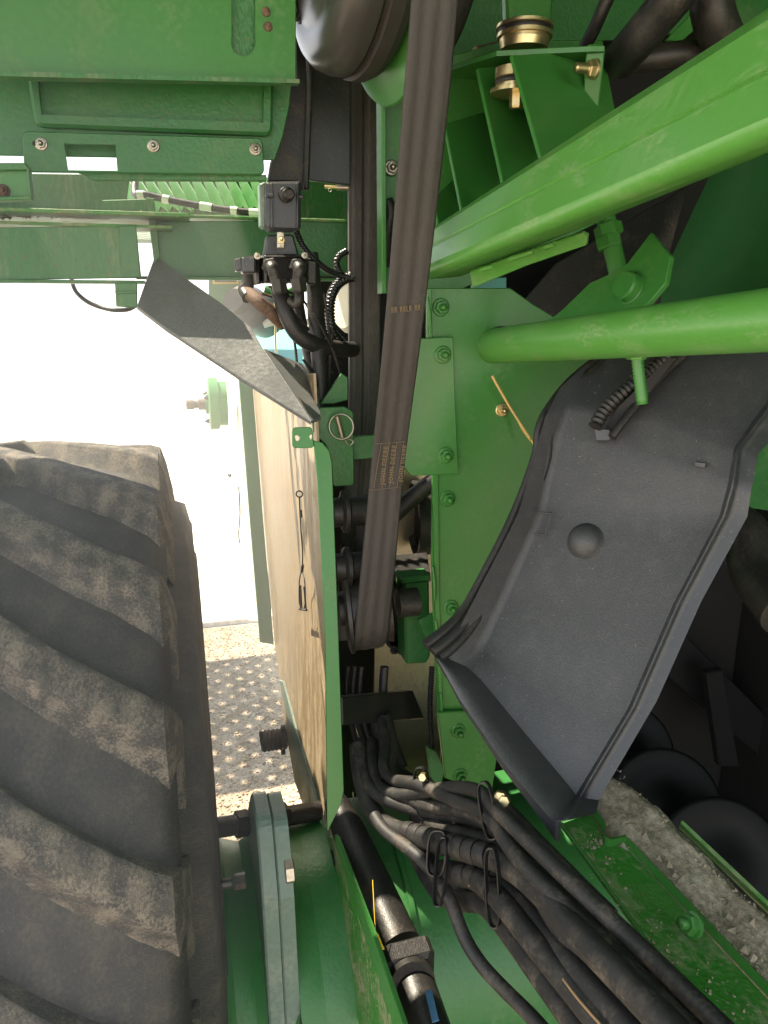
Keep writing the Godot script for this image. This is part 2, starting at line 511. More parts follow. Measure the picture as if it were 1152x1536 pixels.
func _ready() -> void:
	# camera
	var cam := Camera3D.new()
	cam.name = "camera"
	cam.fov = 68.0
	cam.near = 0.05
	cam.far = 400.0
	cam.position = Vector3(0, 1.88, 0)
	cam.rotation_degrees = Vector3(-15, -15, 0)
	add_child(cam)
	cam.current = true
	cam_t = Transform3D(Basis.from_euler(cam.rotation), cam.position)
	# sky
	var sm := ProceduralSkyMaterial.new()
	sm.sky_top_color = Color(0.70, 0.735, 0.79)
	sm.sky_horizon_color = Color(0.93, 0.93, 0.92)
	sm.sky_curve = 0.2
	sm.sky_energy_multiplier = 1.0
	sm.ground_bottom_color = Color(0.6, 0.57, 0.5)
	sm.ground_horizon_color = Color(0.75, 0.73, 0.68)
	var env := Environment.new()
	env.background_mode = Environment.BG_SKY
	env.sky = Sky.new()
	env.sky.sky_material = sm
	env.tonemap_mode = Environment.TONE_MAPPER_LINEAR
	env.tonemap_exposure = 3.7
	env.volumetric_fog_enabled = true
	env.volumetric_fog_density = 0.0
	# added haze volume standing in for lens glare over the left side
	var air := FogVolume.new()
	air.name = "glare_haze"
	air.size = Vector3(1.4, 2.6, 3.0)
	air.position = Vector3(-0.46, 1.4, -1.8)
	air.shape = RenderingServer.FOG_VOLUME_SHAPE_ELLIPSOID
	var fm := FogMaterial.new()
	fm.density = 0.24
	fm.albedo = Color(0.96, 0.95, 0.92)
	air.material = fm
	add_child(air)
	env.sdfgi_enabled = true
	env.ssao_enabled = true
	env.ssil_enabled = true
	var we := WorldEnvironment.new()
	we.name = "world_environment"
	we.environment = env
	add_child(we)
	# sun: ahead on the left, high
	var sun := DirectionalLight3D.new()
	sun.name = "sun"
	sun.light_color = Color(1.0, 0.95, 0.86)
	sun.light_energy = 1.6
	sun.light_angular_distance = 0.5
	sun.shadow_enabled = true
	add_child(sun)
	sun.look_at_from_position(Vector3.ZERO, Vector3(0.36, -0.84, 0.40))
	rng.seed = 7
	make_materials()
	make_bolt()
	build_ground()
	build_machine_body()
	build_background_machine()
	build_tyre()
	build_axle()
	build_upper_left()
	build_side_panel()
	build_valve_and_harness()
	build_belts()
	build_plate_and_beam()
	build_tube()
	build_shield()
	build_interior()
	build_ledge()
	build_lower_middle()
	build_hoses()

func build_ground() -> void:
	var m := MB.new()
	m.quad(Vector3(-9, -0.085, 9), Vector3(9, -0.085, 9), Vector3(9, -0.085, -4.65), Vector3(-9, -0.085, -4.58), Vector3.UP)
	struct("gravel_ground", m, M.gravel)
	m = MB.new()
	m.quad(Vector3(-150, -0.089, 150), Vector3(150, -0.089, 150), Vector3(150, -0.089, -200), Vector3(-150, -0.089, -200), Vector3.UP)
	struct("ground", m, M.concrete)
	m = MB.new()
	var t := Transform3D(Basis(), Vector3(0, -0.073, -7.63))
	cbox(m, t, Vector3(18, 0.05, 6.0), 0.008)
	struct("concrete_apron", m, M.concrete)
	# loose stones
	var st := MB.new()
	for i in 8:
		pass
	var stones := MultiMesh.new()
	stones.transform_format = MultiMesh.TRANSFORM_3D
	var pm := MB.new()
	var sp := SphereMesh.new()
	sp.radial_segments = 6
	sp.rings = 3
	sp.radius = 1.0
	sp.height = 1.5
	sp.material = M.stone
	stones.mesh = sp
	stones.use_colors = true
	stones.instance_count = 14000
	for i in 14000:
		var s := 0.0025 + 0.0065 * pow(rng.randf(), 2.2)
		var p := Vector3(rng.randf_range(-0.35, 0.95), s * 0.25 - 0.085, rng.randf_range(-4.6, -1.7))
		var b := Basis.from_euler(Vector3(rng.randf() * 0.7, rng.randf() * TAU, rng.randf() * 0.7)) * Basis.from_scale(Vector3(s, s * 0.7, s * rng.randf_range(0.6, 1.0)))
		stones.set_instance_transform(i, Transform3D(b, p))
		var g := rng.randf_range(0.55, 1.25)
		stones.set_instance_color(i, Color(g, g * rng.randf_range(0.9, 1.0), g * rng.randf_range(0.78, 0.98)))
	var mm := MultiMeshInstance3D.new()
	mm.name = "gravel_stones"
	mm.multimesh = stones
	add_child(mm)
	mm.set_meta("kind", "stuff")
	tag(mm, "loose pale gravel stones scattered over the ground beyond the tyre", "gravel")

func build_machine_body() -> void:
	# body walls blackened for shade; unseen decks and right wall added to block light
	var o := thing("machine_body", "harvester body behind the belts and hoses, walls blackened for shade, with unseen sun blockers", "machine body", Vector3(1.2, 0.6, -1.75))
	var m := MB.new()
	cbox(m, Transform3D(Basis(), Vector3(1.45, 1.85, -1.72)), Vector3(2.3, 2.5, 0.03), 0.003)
	obj("rear_wall", m, M.black, o)  # black stands for the shade behind the belts
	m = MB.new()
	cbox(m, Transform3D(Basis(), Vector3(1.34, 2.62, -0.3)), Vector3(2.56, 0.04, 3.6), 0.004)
	obj("unseen_roof_blocker", m, M.green_old_shade, o)  # added out of view to block sky and sun
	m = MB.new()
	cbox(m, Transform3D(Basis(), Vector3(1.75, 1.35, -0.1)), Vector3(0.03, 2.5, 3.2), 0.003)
	obj("unseen_wall_blocker", m, M.green_old_shade, o)  # unseen wall added to block sky from the right
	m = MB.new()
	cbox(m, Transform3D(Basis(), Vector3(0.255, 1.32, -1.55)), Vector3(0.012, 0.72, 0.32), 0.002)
	obj("inner_side_wall", m, M.black, o)  # black wall put in so the gap reads as shade
	var p := thing("unseen_walkway_deck", "unseen walkway deck over the tyre, sized to keep the sun off it", "walkway", Vector3(-0.7, 2.62, -0.5))
	m = MB.new()
	cbox(m, Transform3D(Basis(), Vector3(-0.72, 2.64, -0.72)), Vector3(1.9, 0.03, 1.5), 0.004)
	obj("deck_sheet", m, M.green_old_shade, p)  # out of view, sized to keep sun off the tyre
	m = MB.new()
	cbox(m, Transform3D(Basis(), Vector3(-1.07, 2.64, -1.7)), Vector3(1.21, 0.03, 0.44), 0.004)
	obj("deck_sun_blocker", m, M.green_old_shade, p)  # unseen extension shaped to shade the tyre and spare the panel
	m = MB.new()
	cbox(m, Transform3D(Basis(), Vector3(-0.985, 2.045, -1.50)), Vector3(1.27, 0.012, 0.25), 0.003)
	obj("floor_sun_blocker", m, M.green_old_shade, p)  # unseen floor added to shade the tyre top
	# expanded metal step grating further ahead; its shadow falls on the gravel
	var g := thing("grating_step", "expanded metal walkway grating ahead of the platform, seen edge on", "grating", Vector3(-0.9, 2.3, -4.6))
	m = MB.new()
	var y := 2.3
	for a in 2:
		for i in 30:
			var s := -2.6 + i * 0.115 + rng.randf_range(-0.008, 0.008)
			var d := 1.0 if a == 0 else -1.0
			# strands clipped to the frame
			var pts := PackedVector3Array()
			for e in [-0.62, 0.62]:
				var x: float = s + 0.65 + d * (e + 0.0) * 0.9
				pts.append(Vector3(x - 0.75, y, -4.62 + e))
			var c := (pts[0] + pts[1]) / 2
			var dir := (pts[1] - pts[0])
			cbox(m, facing(c + Vector3(0, 0.004 * d, 0), dir), Vector3(0.062, 0.006, dir.length()), 0.001)
	obj("mesh_strands", m, M.green_old_shade, g).set_meta("kind", "stuff")
	for e in [-0.62, 0.62]:
		m = MB.new()
		cbox(m, Transform3D(Basis(), Vector3(-1.1, y, -4.62 + e)), Vector3(4.6, 0.05, 0.03), 0.002)
		obj("edge_bar", m, M.green_old_shade, g)

func build_background_machine() -> void:
	var o := thing("wheel_hub", "small green wheel hub with rusty axle stub against the bright yard", "wheel hub", D(320, 600, 2.9))
	var c := D(318, 606, 2.9)
	var ax := Vector3(-1, 0, 0)
	var m := MB.new()
	lathe(m, c + Vector3(0.035, 0, 0), ax, PackedVector2Array([Vector2(0, -0.02), Vector2(0.085, -0.02), Vector2(0.085, 0.01), Vector2(0.098, 0.012), Vector2(0.1, 0.045), Vector2(0.09, 0.05), Vector2(0.04, 0.05), Vector2(0.035, 0.06), Vector2(0, 0.06)]), 36)
	obj("hub_disc", m, M.green, o)
	m = MB.new()
	lathe(m, c + Vector3(-0.02, 0, 0), ax, PackedVector2Array([Vector2(0.022, 0), Vector2(0.022, 0.03), Vector2(0.014, 0.032), Vector2(0.014, 0.045), Vector2(0.019, 0.047), Vector2(0.019, 0.075), Vector2(0, 0.078)]), 16)
	obj("axle_stub", m, M.rust, o)
	for k in 3:
		var a := TAU * k / 3 + 0.5
		bolt(c + Vector3(-0.015, sin(a) * 0.065, cos(a) * 0.065), ax, 0.012, M.dark_metal, o)
	# pale machine side far beyond the panel, in full sun
	m = MB.new()
	plate(m, L([343, 556, 402, 556, 402, 935, 372, 930, 366, 800, 352, 700]), pX(0.21), 0.01)
	var s := single("pale_side_sheet", m, M.pale, "pale sunlit machine side sheet beyond the dusty panel", "machine panel")
	m = MB.new()
	tube(m, PackedVector3Array([D(345, 714, 2.9), D(334, 740, 2.9), D(332, 770, 2.9), D(338, 800, 2.9), D(337, 815, 2.9)]), 0.0018, 6)
	var cable := single("hanging_wire", m, M.dark_metal, "thin dark wire loop hanging against the bright yard", "wire")
	m = MB.new()
	tube(m, PackedVector3Array([D(358, 730, 2.85), D(360, 770, 2.85), D(358, 800, 2.85), D(360, 816, 2.85)]), 0.003, 6)
	single("hanging_strap", m, M.rubber, "short dark strap hanging beside the thin wire loop", "strap")
	m = MB.new()
	lathe(m, D(345, 713, 2.9), Vector3(0.2, 0, 1), PackedVector2Array([Vector2(0.008, -0.01), Vector2(0.008, 0.0), Vector2(0.005, 0.006), Vector2(0, 0.006)]), 10)
	obj("wire_stud", m, M.dark_metal, cable)
	# things of another machine seen under the platform
	var f := thing("green_cover", "bright green cover with yellow and black warning plate beyond the valve", "machine cover", D(340, 440, 2.4))
	part_plate("cover_sheet", [313, 400, 365, 400, 365, 470, 345, 480, 313, 452], pz(2.35), 0.01, M.green, f, 0.002, 0.02)
	var wp := part_plate("warning_plate", [319, 416, 358, 416, 358, 426, 319, 426], pz(2.345), 0.004, M.yellow, f, 0.0005)
	part_plate("warning_panel", [322, 418, 355, 418, 355, 423, 322, 423], pz(2.339), 0.002, M.black, wp, 0.0003)
	m = MB.new()
	lathe(m, D(372, 462, 2.2), Vector3(-0.5, 0.25, 0.8), PackedVector2Array([Vector2(0, -0.12), Vector2(0.06, -0.12), Vector2(0.064, 0.0), Vector2(0.055, 0.04), Vector2(0.03, 0.05), Vector2(0.03, 0.09), Vector2(0, 0.09)]), 28)
	single("round_canister", m, M.dark_metal, "round dark metal canister behind the grey deflector flap", "canister")
	m = MB.new()
	plate(m, L([375, 494, 446, 488, 462, 548, 440, 556, 372, 540]), p3(D(375, 494, 2.5), D(446, 488, 2.5), D(446, 556, 2.15)), 0.01, 0.002, 0.02)
	single("teal_hood", m, M.teal, "teal sunlit machine hood beyond the hoses", "machine hood")
	m = MB.new()
	tube(m, T([398, 436, 2.3, 425, 442, 2.3, 455, 430, 2.3, 480, 436, 2.25]), 0.018, 10)
	single("green_pipe", m, M.green, "light green bent pipe beyond the two hose elbows", "pipe")
	m = MB.new()
	tube(m, T([395, 486, 2.2, 420, 480, 2.2, 440, 486, 2.2, 470, 478, 2.2]), 0.012, 10)
	single("grey_hose", m, M.white, "pale grey hose lying above the teal hood", "hose")
	m = MB.new()
	tube(m, T([412, 440, 2.1, 413, 500, 2.1, 414, 530, 2.1]), 0.003, 6)
	single("gold_rod", m, M.gold_plate, "thin gold rod standing in front of the teal hood", "rod")

# ---------- tyre ----------
const TC := Vector3(-0.016, 0.785, -1.53)
func wheel_point(x: float, r: float, t: float) -> Vector3:
	return Vector3(x + TC.x, TC.y + (r - 0.034) * sin(t), TC.z + (r - 0.034) * cos(t))
func build_tyre() -> void:
	var o := thing("drive_tyre", "large black lugged drive tyre caked with dried mud at the left", "tyre", Vector3(-0.33, -0.085, -1.53))
	var right := PackedVector2Array([Vector2(-0.33, 0.844), Vector2(-0.2, 0.840), Vector2(-0.1, 0.831), Vector2(-0.05, 0.819), Vector2(-0.022, 0.798), Vector2(-0.089, 0.77), Vector2(0.012, 0.73), Vector2(0.0205, 0.69), Vector2(0.0235, 0.686), Vector2(0.0235, 0.68), Vector2(0.0215, 0.676), Vector2(0.026, 0.62), Vector2(0.029, 0.616), Vector2(0.029, 0.608), Vector2(0.0255, 0.604), Vector2(0.02, 0.55), Vector2(0.0, 0.49), Vector2(-0.03, 0.455), Vector2(-0.05, 0.45)])
	var prof := PackedVector2Array()
	for i in range(right.size() - 1, 0, -1):
		prof.append(Vector2(-0.66 - right[i].x, right[i].y))
	prof.append_array(right)
	var m := MB.new()
	var seg := 160
	for i in prof.size() - 1:
		for s in seg:
			var t0 := TAU * s / seg
			var t1 := TAU * (s + 1) / seg
			var a := prof[i]
			var b := prof[i + 1]
			var e := b - a
			var tm := (t0 + t1) / 2
			var out := Vector3(-e.y, e.x * sin(tm), e.x * cos(tm))
			m.quad(wheel_point(a.x, a.y, t0), wheel_point(a.x, a.y, t1), wheel_point(b.x, b.y, t1), wheel_point(b.x, b.y, t0), out, 1)
	obj("tread_and_sidewall", m, M.tyre, o)
	m = MB.new()
	lathe(m, Vector3(TC.x - 0.33, TC.y, TC.z), Vector3(1, 0, 0), PackedVector2Array([Vector2(0.46, -0.28), Vector2(0.44, -0.2), Vector2(0.44, 0.2), Vector2(0.46, 0.285), Vector2(0.43, 0.27), Vector2(0.4, 0.15), Vector2(0.15, 0.12), Vector2(0, 0.12)]), 48)
	obj("rim", m, M.green_old_shade, o)
	# lugs: each one bar from beyond the centre line down over the shoulder
	var nz := FastNoiseLite.new()
	nz.seed = 4
	nz.frequency = 14.0
	nz.fractal_octaves = 3
	var count := 24
	for side in 2:
		for k in count:
			var t0 := TAU / count * k + deg_to_rad(30.87 - 2.4) + (0.0 if side == 0 else TAU / count * 0.5)
			m = MB.new()
			var secs: Array = []
			var N := 16
			for i in N + 1:
				var f := float(i) / N
				# axial place from centre to shoulder, then over the edge
				var x := lerpf(-0.36, -0.034, minf(f / 0.86, 1.0))
				var over := maxf(0.0, (f - 0.86) / 0.14)
				var rb := lerpf(0.832, 0.805, pow(minf(f / 0.86, 1.0), 3.0)) - 0.012
				var rt := lerpf(0.880, 0.860, pow(minf(f / 0.86, 1.0), 2.0))
				if over > 0:
					x += 0.022 * over
					rt -= 0.06 * over * over + 0.035 * over
					rb -= 0.06 * over
				var ff := minf(f / 0.86, 1.0)
				var tc := t0 + 0.33 * (1 - ff) - 0.03 * sin(PI * ff)
				var wt := lerpf(0.036, 0.040, ff)
				var wb_up := wt + 0.012
				var wb_dn := wt + 0.085
				if i == 0:
					rt -= 0.03
				var ring := PackedVector3Array()
				ring.append(wheel_point(x, rb, tc + wb_up))
				ring.append(wheel_point(x, lerpf(rb, rt, 0.5), tc + wt + 0.004))
				for q in [[1.0, -0.0045], [0.9, -0.0008], [0.45, 0.0], [0.0, 0.001], [-0.45, 0.0], [-0.9, -0.0008], [-1.0, -0.0045]]:
					var p := wheel_point(x, rt + q[1], tc + wt * q[0])
					var w := nz.get_noise_3dv(p) * 0.002 + nz.get_noise_3dv(p * 4.1) * 0.002
					ring.append(wheel_point(x, rt + q[1] + w, tc + wt * q[0] + w * 0.6))
				ring.append(wheel_point(x, lerpf(rb, rt, 0.5), tc - wt - 0.026))
				ring.append(wheel_point(x, rb, tc - wb_dn))
				if side == 1:
					for j in ring.size():
						ring[j].x = -0.66 - ring[j].x
				secs.append(ring)
			loft(m, secs.slice(0, N - 1), 1, true, [1, 1, 2, 2, 2, 2, 2, 2, 2, 2, 4])
			loft(m, secs.slice(N - 2), 1, true, [11, 11, 12, 12, 12, 12, 12, 12, 12, 12, 14])
			obj("lug", m, M.tyre_dirt, o)
	# dried mud stuck in the tread
	m = MB.new()
	var c := D(70, 1005, 1.13)
	for i in 40:
		var p := c + cam_t.basis * Vector3(rng.randfn() * 0.013, rng.randfn() * 0.012, rng.randf() * 0.006)
		lump(m, p, rng.randf_range(0.003, 0.007))
	single("mud_clump", m, M.leaf_brown, "light brown crumbly mud clump stuck on the tyre tread", "mud")
func lump(m: MB, c: Vector3, r: float) -> void:
	var q := PackedVector3Array()
	for d in [Vector3.UP, Vector3.DOWN, Vector3.LEFT, Vector3.RIGHT, Vector3.FORWARD, Vector3.BACK]:
		q.append(c + (d + Vector3(rng.randf() - 0.5, rng.randf() - 0.5, rng.randf() - 0.5)) * r * rng.randf_range(0.6, 1.2))
	for a in [0, 1]:
		for b in [2, 3]:
			for e in [4, 5]:
				m.tri(q[a], q[b], q[e], (q[a] + q[b] + q[e]) / 3 - c)

func build_axle() -> void:
	var o := thing("axle_housing", "green axle housing with bolted flange beside the tyre", "axle", Vector3(0.3, 0.5, -1.1))
	var c := Vector3(0.0, 0.74, -1.12)
	var ax := Vector3(1, 0, 0)
	var m := MB.new()
	lathe(m, c, ax, PackedVector2Array([Vector2(0.25, -0.02), Vector2(0.225, 0.02), Vector2(0.215, 0.05), Vector2(0.235, 0.09), Vector2(0.255, 0.11)]), 64)
	obj("left_neck", m, M.green_old_shade, o)
	m = MB.new()
	lathe(m, c, ax, PackedVector2Array([Vector2(0.266, 0.112), Vector2(0.26, 0.15), Vector2(0.258, 0.3), Vector2(0.264, 0.302), Vector2(0.264, 0.31), Vector2(0.258, 0.312), Vector2(0.26, 0.5), Vector2(0.27, 0.75)]), 64)
	obj("housing_tube", m, M.green_old_shade, o)
	# flange of two plates, standing taller than the housing
	for k in 2:
		m = MB.new()
		var x := 0.066 + 0.0235 * k
		var ring := PackedVector3Array()
		for q in [[0.07, 0.42], [0.155, 0.43], [0.2, 0.33], [0.225, 0.1], [0.235, -0.1], [0.22, -0.4], [-0.25, -0.4], [-0.3, -0.1], [-0.26, 0.12], [-0.05, 0.3]]:
			ring.append(c + Vector3(x, q[1] - 0.008 - 0.004 * k, q[0]))
		slab(m, ring, Vector3(-1, 0, 0), 0.0225, 0.003, 0.02)
		obj("flange_plate", m, M.bluegreen, o)
	# through bolt low on the flange
	var b := D(368, 1320, 1.02)
	m = MB.new()
	hexa(m, b, Vector3(-1, 0, 0), 0.0105, 0.016, 0.4)
	thread(m, b + Vector3(-0.018, 0, 0), Vector3(-1, 0, 0), 0.007, 0.014)
	obj("stud_and_nut", m, M.dark_metal, o)
	var b2 := D(428, 1308, 1.03)
	m = MB.new()
	hexa(m, b2, Vector3(1, 0, 0), 0.016, 0.012, 0.2)
	obj("bolt_head", m, M.steel, o)
	# tie rod through the flange top
	var r := thing("tie_rod", "dark threaded tie rod running through the axle flange top", "rod", D(370, 1240, 1.3))
	var p0 := D(300, 1246, 1.24)
	var p1 := D(478, 1216, 1.36)
	m = MB.new()
	var dir := (p1 - p0).normalized()
	tube(m, PackedVector3Array([p0, p1]), 0.017, 16, 1)
	obj("rod", m, M.dark_metal, r)
	m = MB.new()
	hexa(m, p0 + dir * 0.062, dir, 0.022, 0.024)
	obj("lock_nut", m, M.dark_metal, r)
	m = MB.new()
	hexa(m, p0 + dir * 0.135, dir, 0.024, 0.022)
	obj("lock_nut", m, M.dark_metal, r)

# ---------- platform, upper left ----------
func build_upper_left() -> void:
	# hood panel with slot, the sheet at the very top
	var pl := pz(1.14)
	var o := thing("hood_panel", "large bright green hood panel with a rounded slot at the top left", "machine panel", onp(pl, Vector2(200, 118)))
	var slot := L([347, -30, 383, -30, 383, 68, 379, 78, 370, 84, 360, 84, 351, 78, 347, 68])
	var hps := part_plate("panel_sheet", [-60, -90, 444, -90, 444, 122, -60, 112], pl, 0.004, M.green, o, 0.001, 0.0, [slot])
	part_plate("slot_backing", [335, -60, 395, -60, 395, 96, 335, 96], pz(1.153), 0.003, M.green_worn, o)
	var m := MB.new()
	var a := onp(pl, Vector2(-60, 112))
	var b := onp(pl, Vector2(447, 123))
	loft(m, [PackedVector3Array([a, a + Vector3(0, -0.006, 0), a + Vector3(0, -0.006, 0.022), a + Vector3(0, 0, 0.022)]), PackedVector3Array([b, b + Vector3(0, -0.005, 0), b + Vector3(0, -0.005, 0.014), b + Vector3(0, 0, 0.014)])])
	obj("bottom_lip", m, M.green_worn, o)
	m = MB.new()
	for p in [[402, 40], [399, 18]]:
		m = MB.new()
		lathe(m, onp(pl, Vector2(p[0], p[1])), Vector3(0, 0, 1), PackedVector2Array([Vector2(0.006, 0), Vector2(0.0055, 0.003), Vector2(0.002, 0.005), Vector2(0, 0.005)]), 14)
		obj("rivet", m, M.rust, hps)
	for i in 26:   # crumbs lying on the lip
		pass
	# recessed frame panel below it
	var f := thing("recessed_panel", "green panel with a pressed rectangular recess under the hood panel", "machine panel", onp(pz(1.2), Vector2(220, 200)))
	part_plate("back_sheet", [-60, 95, 440, 100, 434, 160, 424, 206, 412, 240, -60, 232], pz(1.22), 0.004, M.green_old_shade, f)
	part_plate("raised_frame", [39, 105, 411, 108, 409, 203, 52, 189], pz(1.206), 0.013, M.green_old_shade, f, 0.004, 0.012, [L([55, 108, 397, 112, 395, 184, 62, 172])])
	# bracket plate with three bolts and a window
	pl = pz(1.185)
	var k := thing("bracket_plate", "dark green bracket plate with three bolts and a rectangular window", "bracket", onp(pl, Vector2(215, 262)))
	var bp := part_plate("plate", [33, 196, 394, 207, 397, 262, 36, 258], pl, 0.005, M.green_old_shade, k, 0.0015, 0.008, [L([96, 215, 173, 217, 176, 256, 102, 255])])
	part_plate("lower_lip", [112, 256, 400, 262, 400, 271, 141, 270], pz(1.2), 0.012, M.green_worn, k)
	for p in [[62, 216], [230, 219], [383, 224]]:
		bolt_on(p[0], p[1], pl, 0.0085, M.steel, bp)
	part_plate("lug_bolt_slot", [48, 211, 64, 213, 64, 220, 48, 218], pz(1.1835), 0.001, M.black, k, 0.0002, 0.003)
	# left clip
	pl = pz(1.12)
	var c := thing("clip_bracket", "small folded green clip with rounded corner at the left edge", "bracket", onp(pl, Vector2(10, 298)))
	part_plate("clip_sheet", [-50, 257, 42, 254, 46, 296, -50, 299], pz(1.13), 0.004, M.green, c, 0.001, 0.004)
	part_plate("clip_top_rim", [-50, 244, 38, 244, 42, 254, -50, 257], pl, 0.02, M.green_worn, c, 0.001)
	part_plate("clip_bottom_rim", [-50, 297, 46, 293, 47, 299, -50, 303], pl, 0.02, M.green_worn, c, 0.001)
	part_plate("clip_side_rim", [39, 250, 43, 250, 48, 296, 45, 297], pl, 0.02, M.green_worn, c, 0.0008)
	bolt_on(5, 286, pz(1.128), 0.008, M.rust, c)
	# upper rail
	pl = pz(1.45)
	var r := thing("upper_rail", "dirty green platform rail behind the bracket plate", "rail", onp(pl, Vector2(100, 325)))
	part_plate("rail_web", [-60, 258, 195, 262, 190, 300, 155, 300, 155, 322, -60, 322], pl, 0.006, M.green_worn, r)
	m = MB.new()
	cbox(m, Transform3D(Basis(), onp(pl, Vector2(60, 328)) + Vector3(-0.02, 0, 0.05)), Vector3(0.52, 0.006, 0.14), 0.001)
	obj("rail_ledge", m, M.green_dusty, r)
	part_plate("rail_end_plate", [153, 300, 222, 298, 224, 325, 153, 325], pz(1.41), 0.005, M.green_worn, r)
	var dirt := MB.new()
	for i in 160:
		var px := rng.randf_range(-10, 215)
		lump(dirt, onp(pz(1.40), Vector2(px, 325)) + Vector3(0, rng.randf() * 0.006, rng.randf_range(-0.02, 0.02)), rng.randf_range(0.002, 0.005))
	var ds := single("dirt_crumbs", dirt, M.dirt, "crumbs of dry dirt lying along the upper platform rail", "dirt")
	ds.set_meta("kind", "stuff")
	# serrated step tread seen through
	var s := thing("serrated_step", "bright green step tread with slanted sunlit teeth below the bracket plate", "step", onp(pz(1.62), Vector2(300, 330)))
	part_plate("step_back", [180, 262, 405, 266, 405, 322, 180, 322], pz(1.68), 0.004, M.green_dusty, s)
	var tn := Vector3(-0.75, 0.3, 0.6).normalized()
	for i in 13:
		m = MB.new()
		var x := 186.0 + i * 17.5
		var at := onp(pz(1.6), Vector2(x + 10, 292))
		plate(m, L([x - 6, 266, x + 6, 268, x + 20, 290, x + 32, 318, x + 20, 310, x + 14, 322, x + 4, 296]), Plane(tn, at), 0.003, 0.0008)
		obj("tooth", m, M.green_lit, s)
	# lower rail, left
	pl = pz(1.36)
	var w := thing("lower_rail", "mottled green lower platform rail at the left edge", "rail", onp(pl, Vector2(100, 418)))
	part_plate("rail_web", [-60, 342, 204, 338, 212, 417, -60, 421], pl, 0.006, M.green_worn, w)
	part_plate("rail_end_strip", [178, 339, 204, 338, 211, 416, 184, 417], pz(1.352), 0.006, M.green_old_shade, w)
	m = MB.new()
	cbox(m, Transform3D(Basis(), onp(pl, Vector2(70, 340)) + Vector3(-0.01, 0.004, -0.03)), Vector3(0.4, 0.005, 0.07), 0.001)
	obj("top_ledge", m, M.green_dusty, w)
	m = MB.new()
	cbox(m, Transform3D(Basis(), onp(pl, Vector2(75, 420)) + Vector3(-0.03, -0.002, -0.02)), Vector3(0.35, 0.005, 0.05), 0.001)
	obj("bottom_ledge", m, M.green_worn, w)
	m = MB.new()
	plate(m, L([172, 424, 206, 424, 206, 462, 174, 460]), pz(1.33), 0.006, 0.0015, 0.003)
	plate(m, L([172, 437, 206, 436, 206, 440, 173, 441]), pz(1.325), 0.005, 0.001)
	single("hanging_tab", m, M.green_worn, "small green tab hanging below the lower rail beside the flap", "bracket")
	# dark box rail
	pl = pz(1.42)
	var d := thing("box_rail", "dark green box rail running behind the black control module", "rail", onp(pl, Vector2(370, 415)))
	part_plate("front_web", [231, 332, 585, 329, 585, 414, 231, 416], pl, 0.006, M.green_old_shade, d)
	m = MB.new()
	cbox(m, Transform3D(Basis(), onp(pl, Vector2(390, 331)) + Vector3(0, 0.003, -0.04)), Vector3(0.42, 0.005, 0.10), 0.001)
	obj("top_flange", m, M.green_dusty, d)
	m = MB.new()
	cbox(m, Transform3D(Basis(), onp(pl, Vector2(390, 416)) + Vector3(0, -0.003, 0.004)), Vector3(0.42, 0.005, 0.03), 0.001)
	obj("bottom_flange", m, M.green_worn, d)
	part_plate("end_strip", [219, 296, 231, 297, 240, 384, 231, 396], pz(1.40), 0.02, M.green_worn, d)
	# black and white banded hose over the rail
	var h := thing("banded_hose", "black hose with pale bands lying along the step tread", "hose", D(300, 312, 1.48))
	part_tube("hose", [203, 274, 1.42, 203, 292, 1.4, 214, 291, 1.38, 240, 297, 1.38, 290, 307, 1.38, 340, 315, 1.38, 400, 321, 1.38, 440, 322, 1.38], 0.0065, M.rubber, h, 10)
	for q in [[206, 292, 216, 292], [244, 298, 254, 300], [300, 309, 318, 312], [346, 316, 356, 317], [374, 319, 388, 320]]:
		part_tube("pale_band", [q[0], q[1], 1.379, (q[0] + q[2]) / 2, (q[1] + q[3]) / 2, 1.379, q[2], q[3], 1.379], 0.0074, M.white, h, 10)
	m = MB.new()
	tube(m, T([107, 414, 1.37, 109, 426, 1.34, 116, 440, 1.33, 132, 453, 1.33, 152, 461, 1.33, 172, 465, 1.32, 192, 464, 1.33, 204, 458, 1.34]), 0.0038, 8)
	single("drooping_cable", m, M.rubber, "thin black cable drooping below the lower rail", "cable")
	# grey rubber deflector
	var t := thing("deflector_flap", "scuffed grey deflector flap slanting down from the platform rail", "flap", D(340, 600, 1.15))
	var q1 := D(229, 380, 1.30)
	var q2 := D(205, 459, 1.20)
	var q3 := D(467, 631, 1.10)
	part_plate("flap_sheet", [232, 383, 205, 459, 248, 492, 328, 545, 358, 565, 467, 633, 394, 522, 378, 492, 335, 456], p3(q1, q2, q3), 0.006, M.flap, t, 0.0015)
	part_plate("folded_side", [394, 522, 467, 632, 482, 628, 478, 580, 455, 546], p3(D(394, 522, 1.19), D(467, 632, 1.102), D(455, 546, 1.26)), 0.005, M.flap, t, 0.0012)

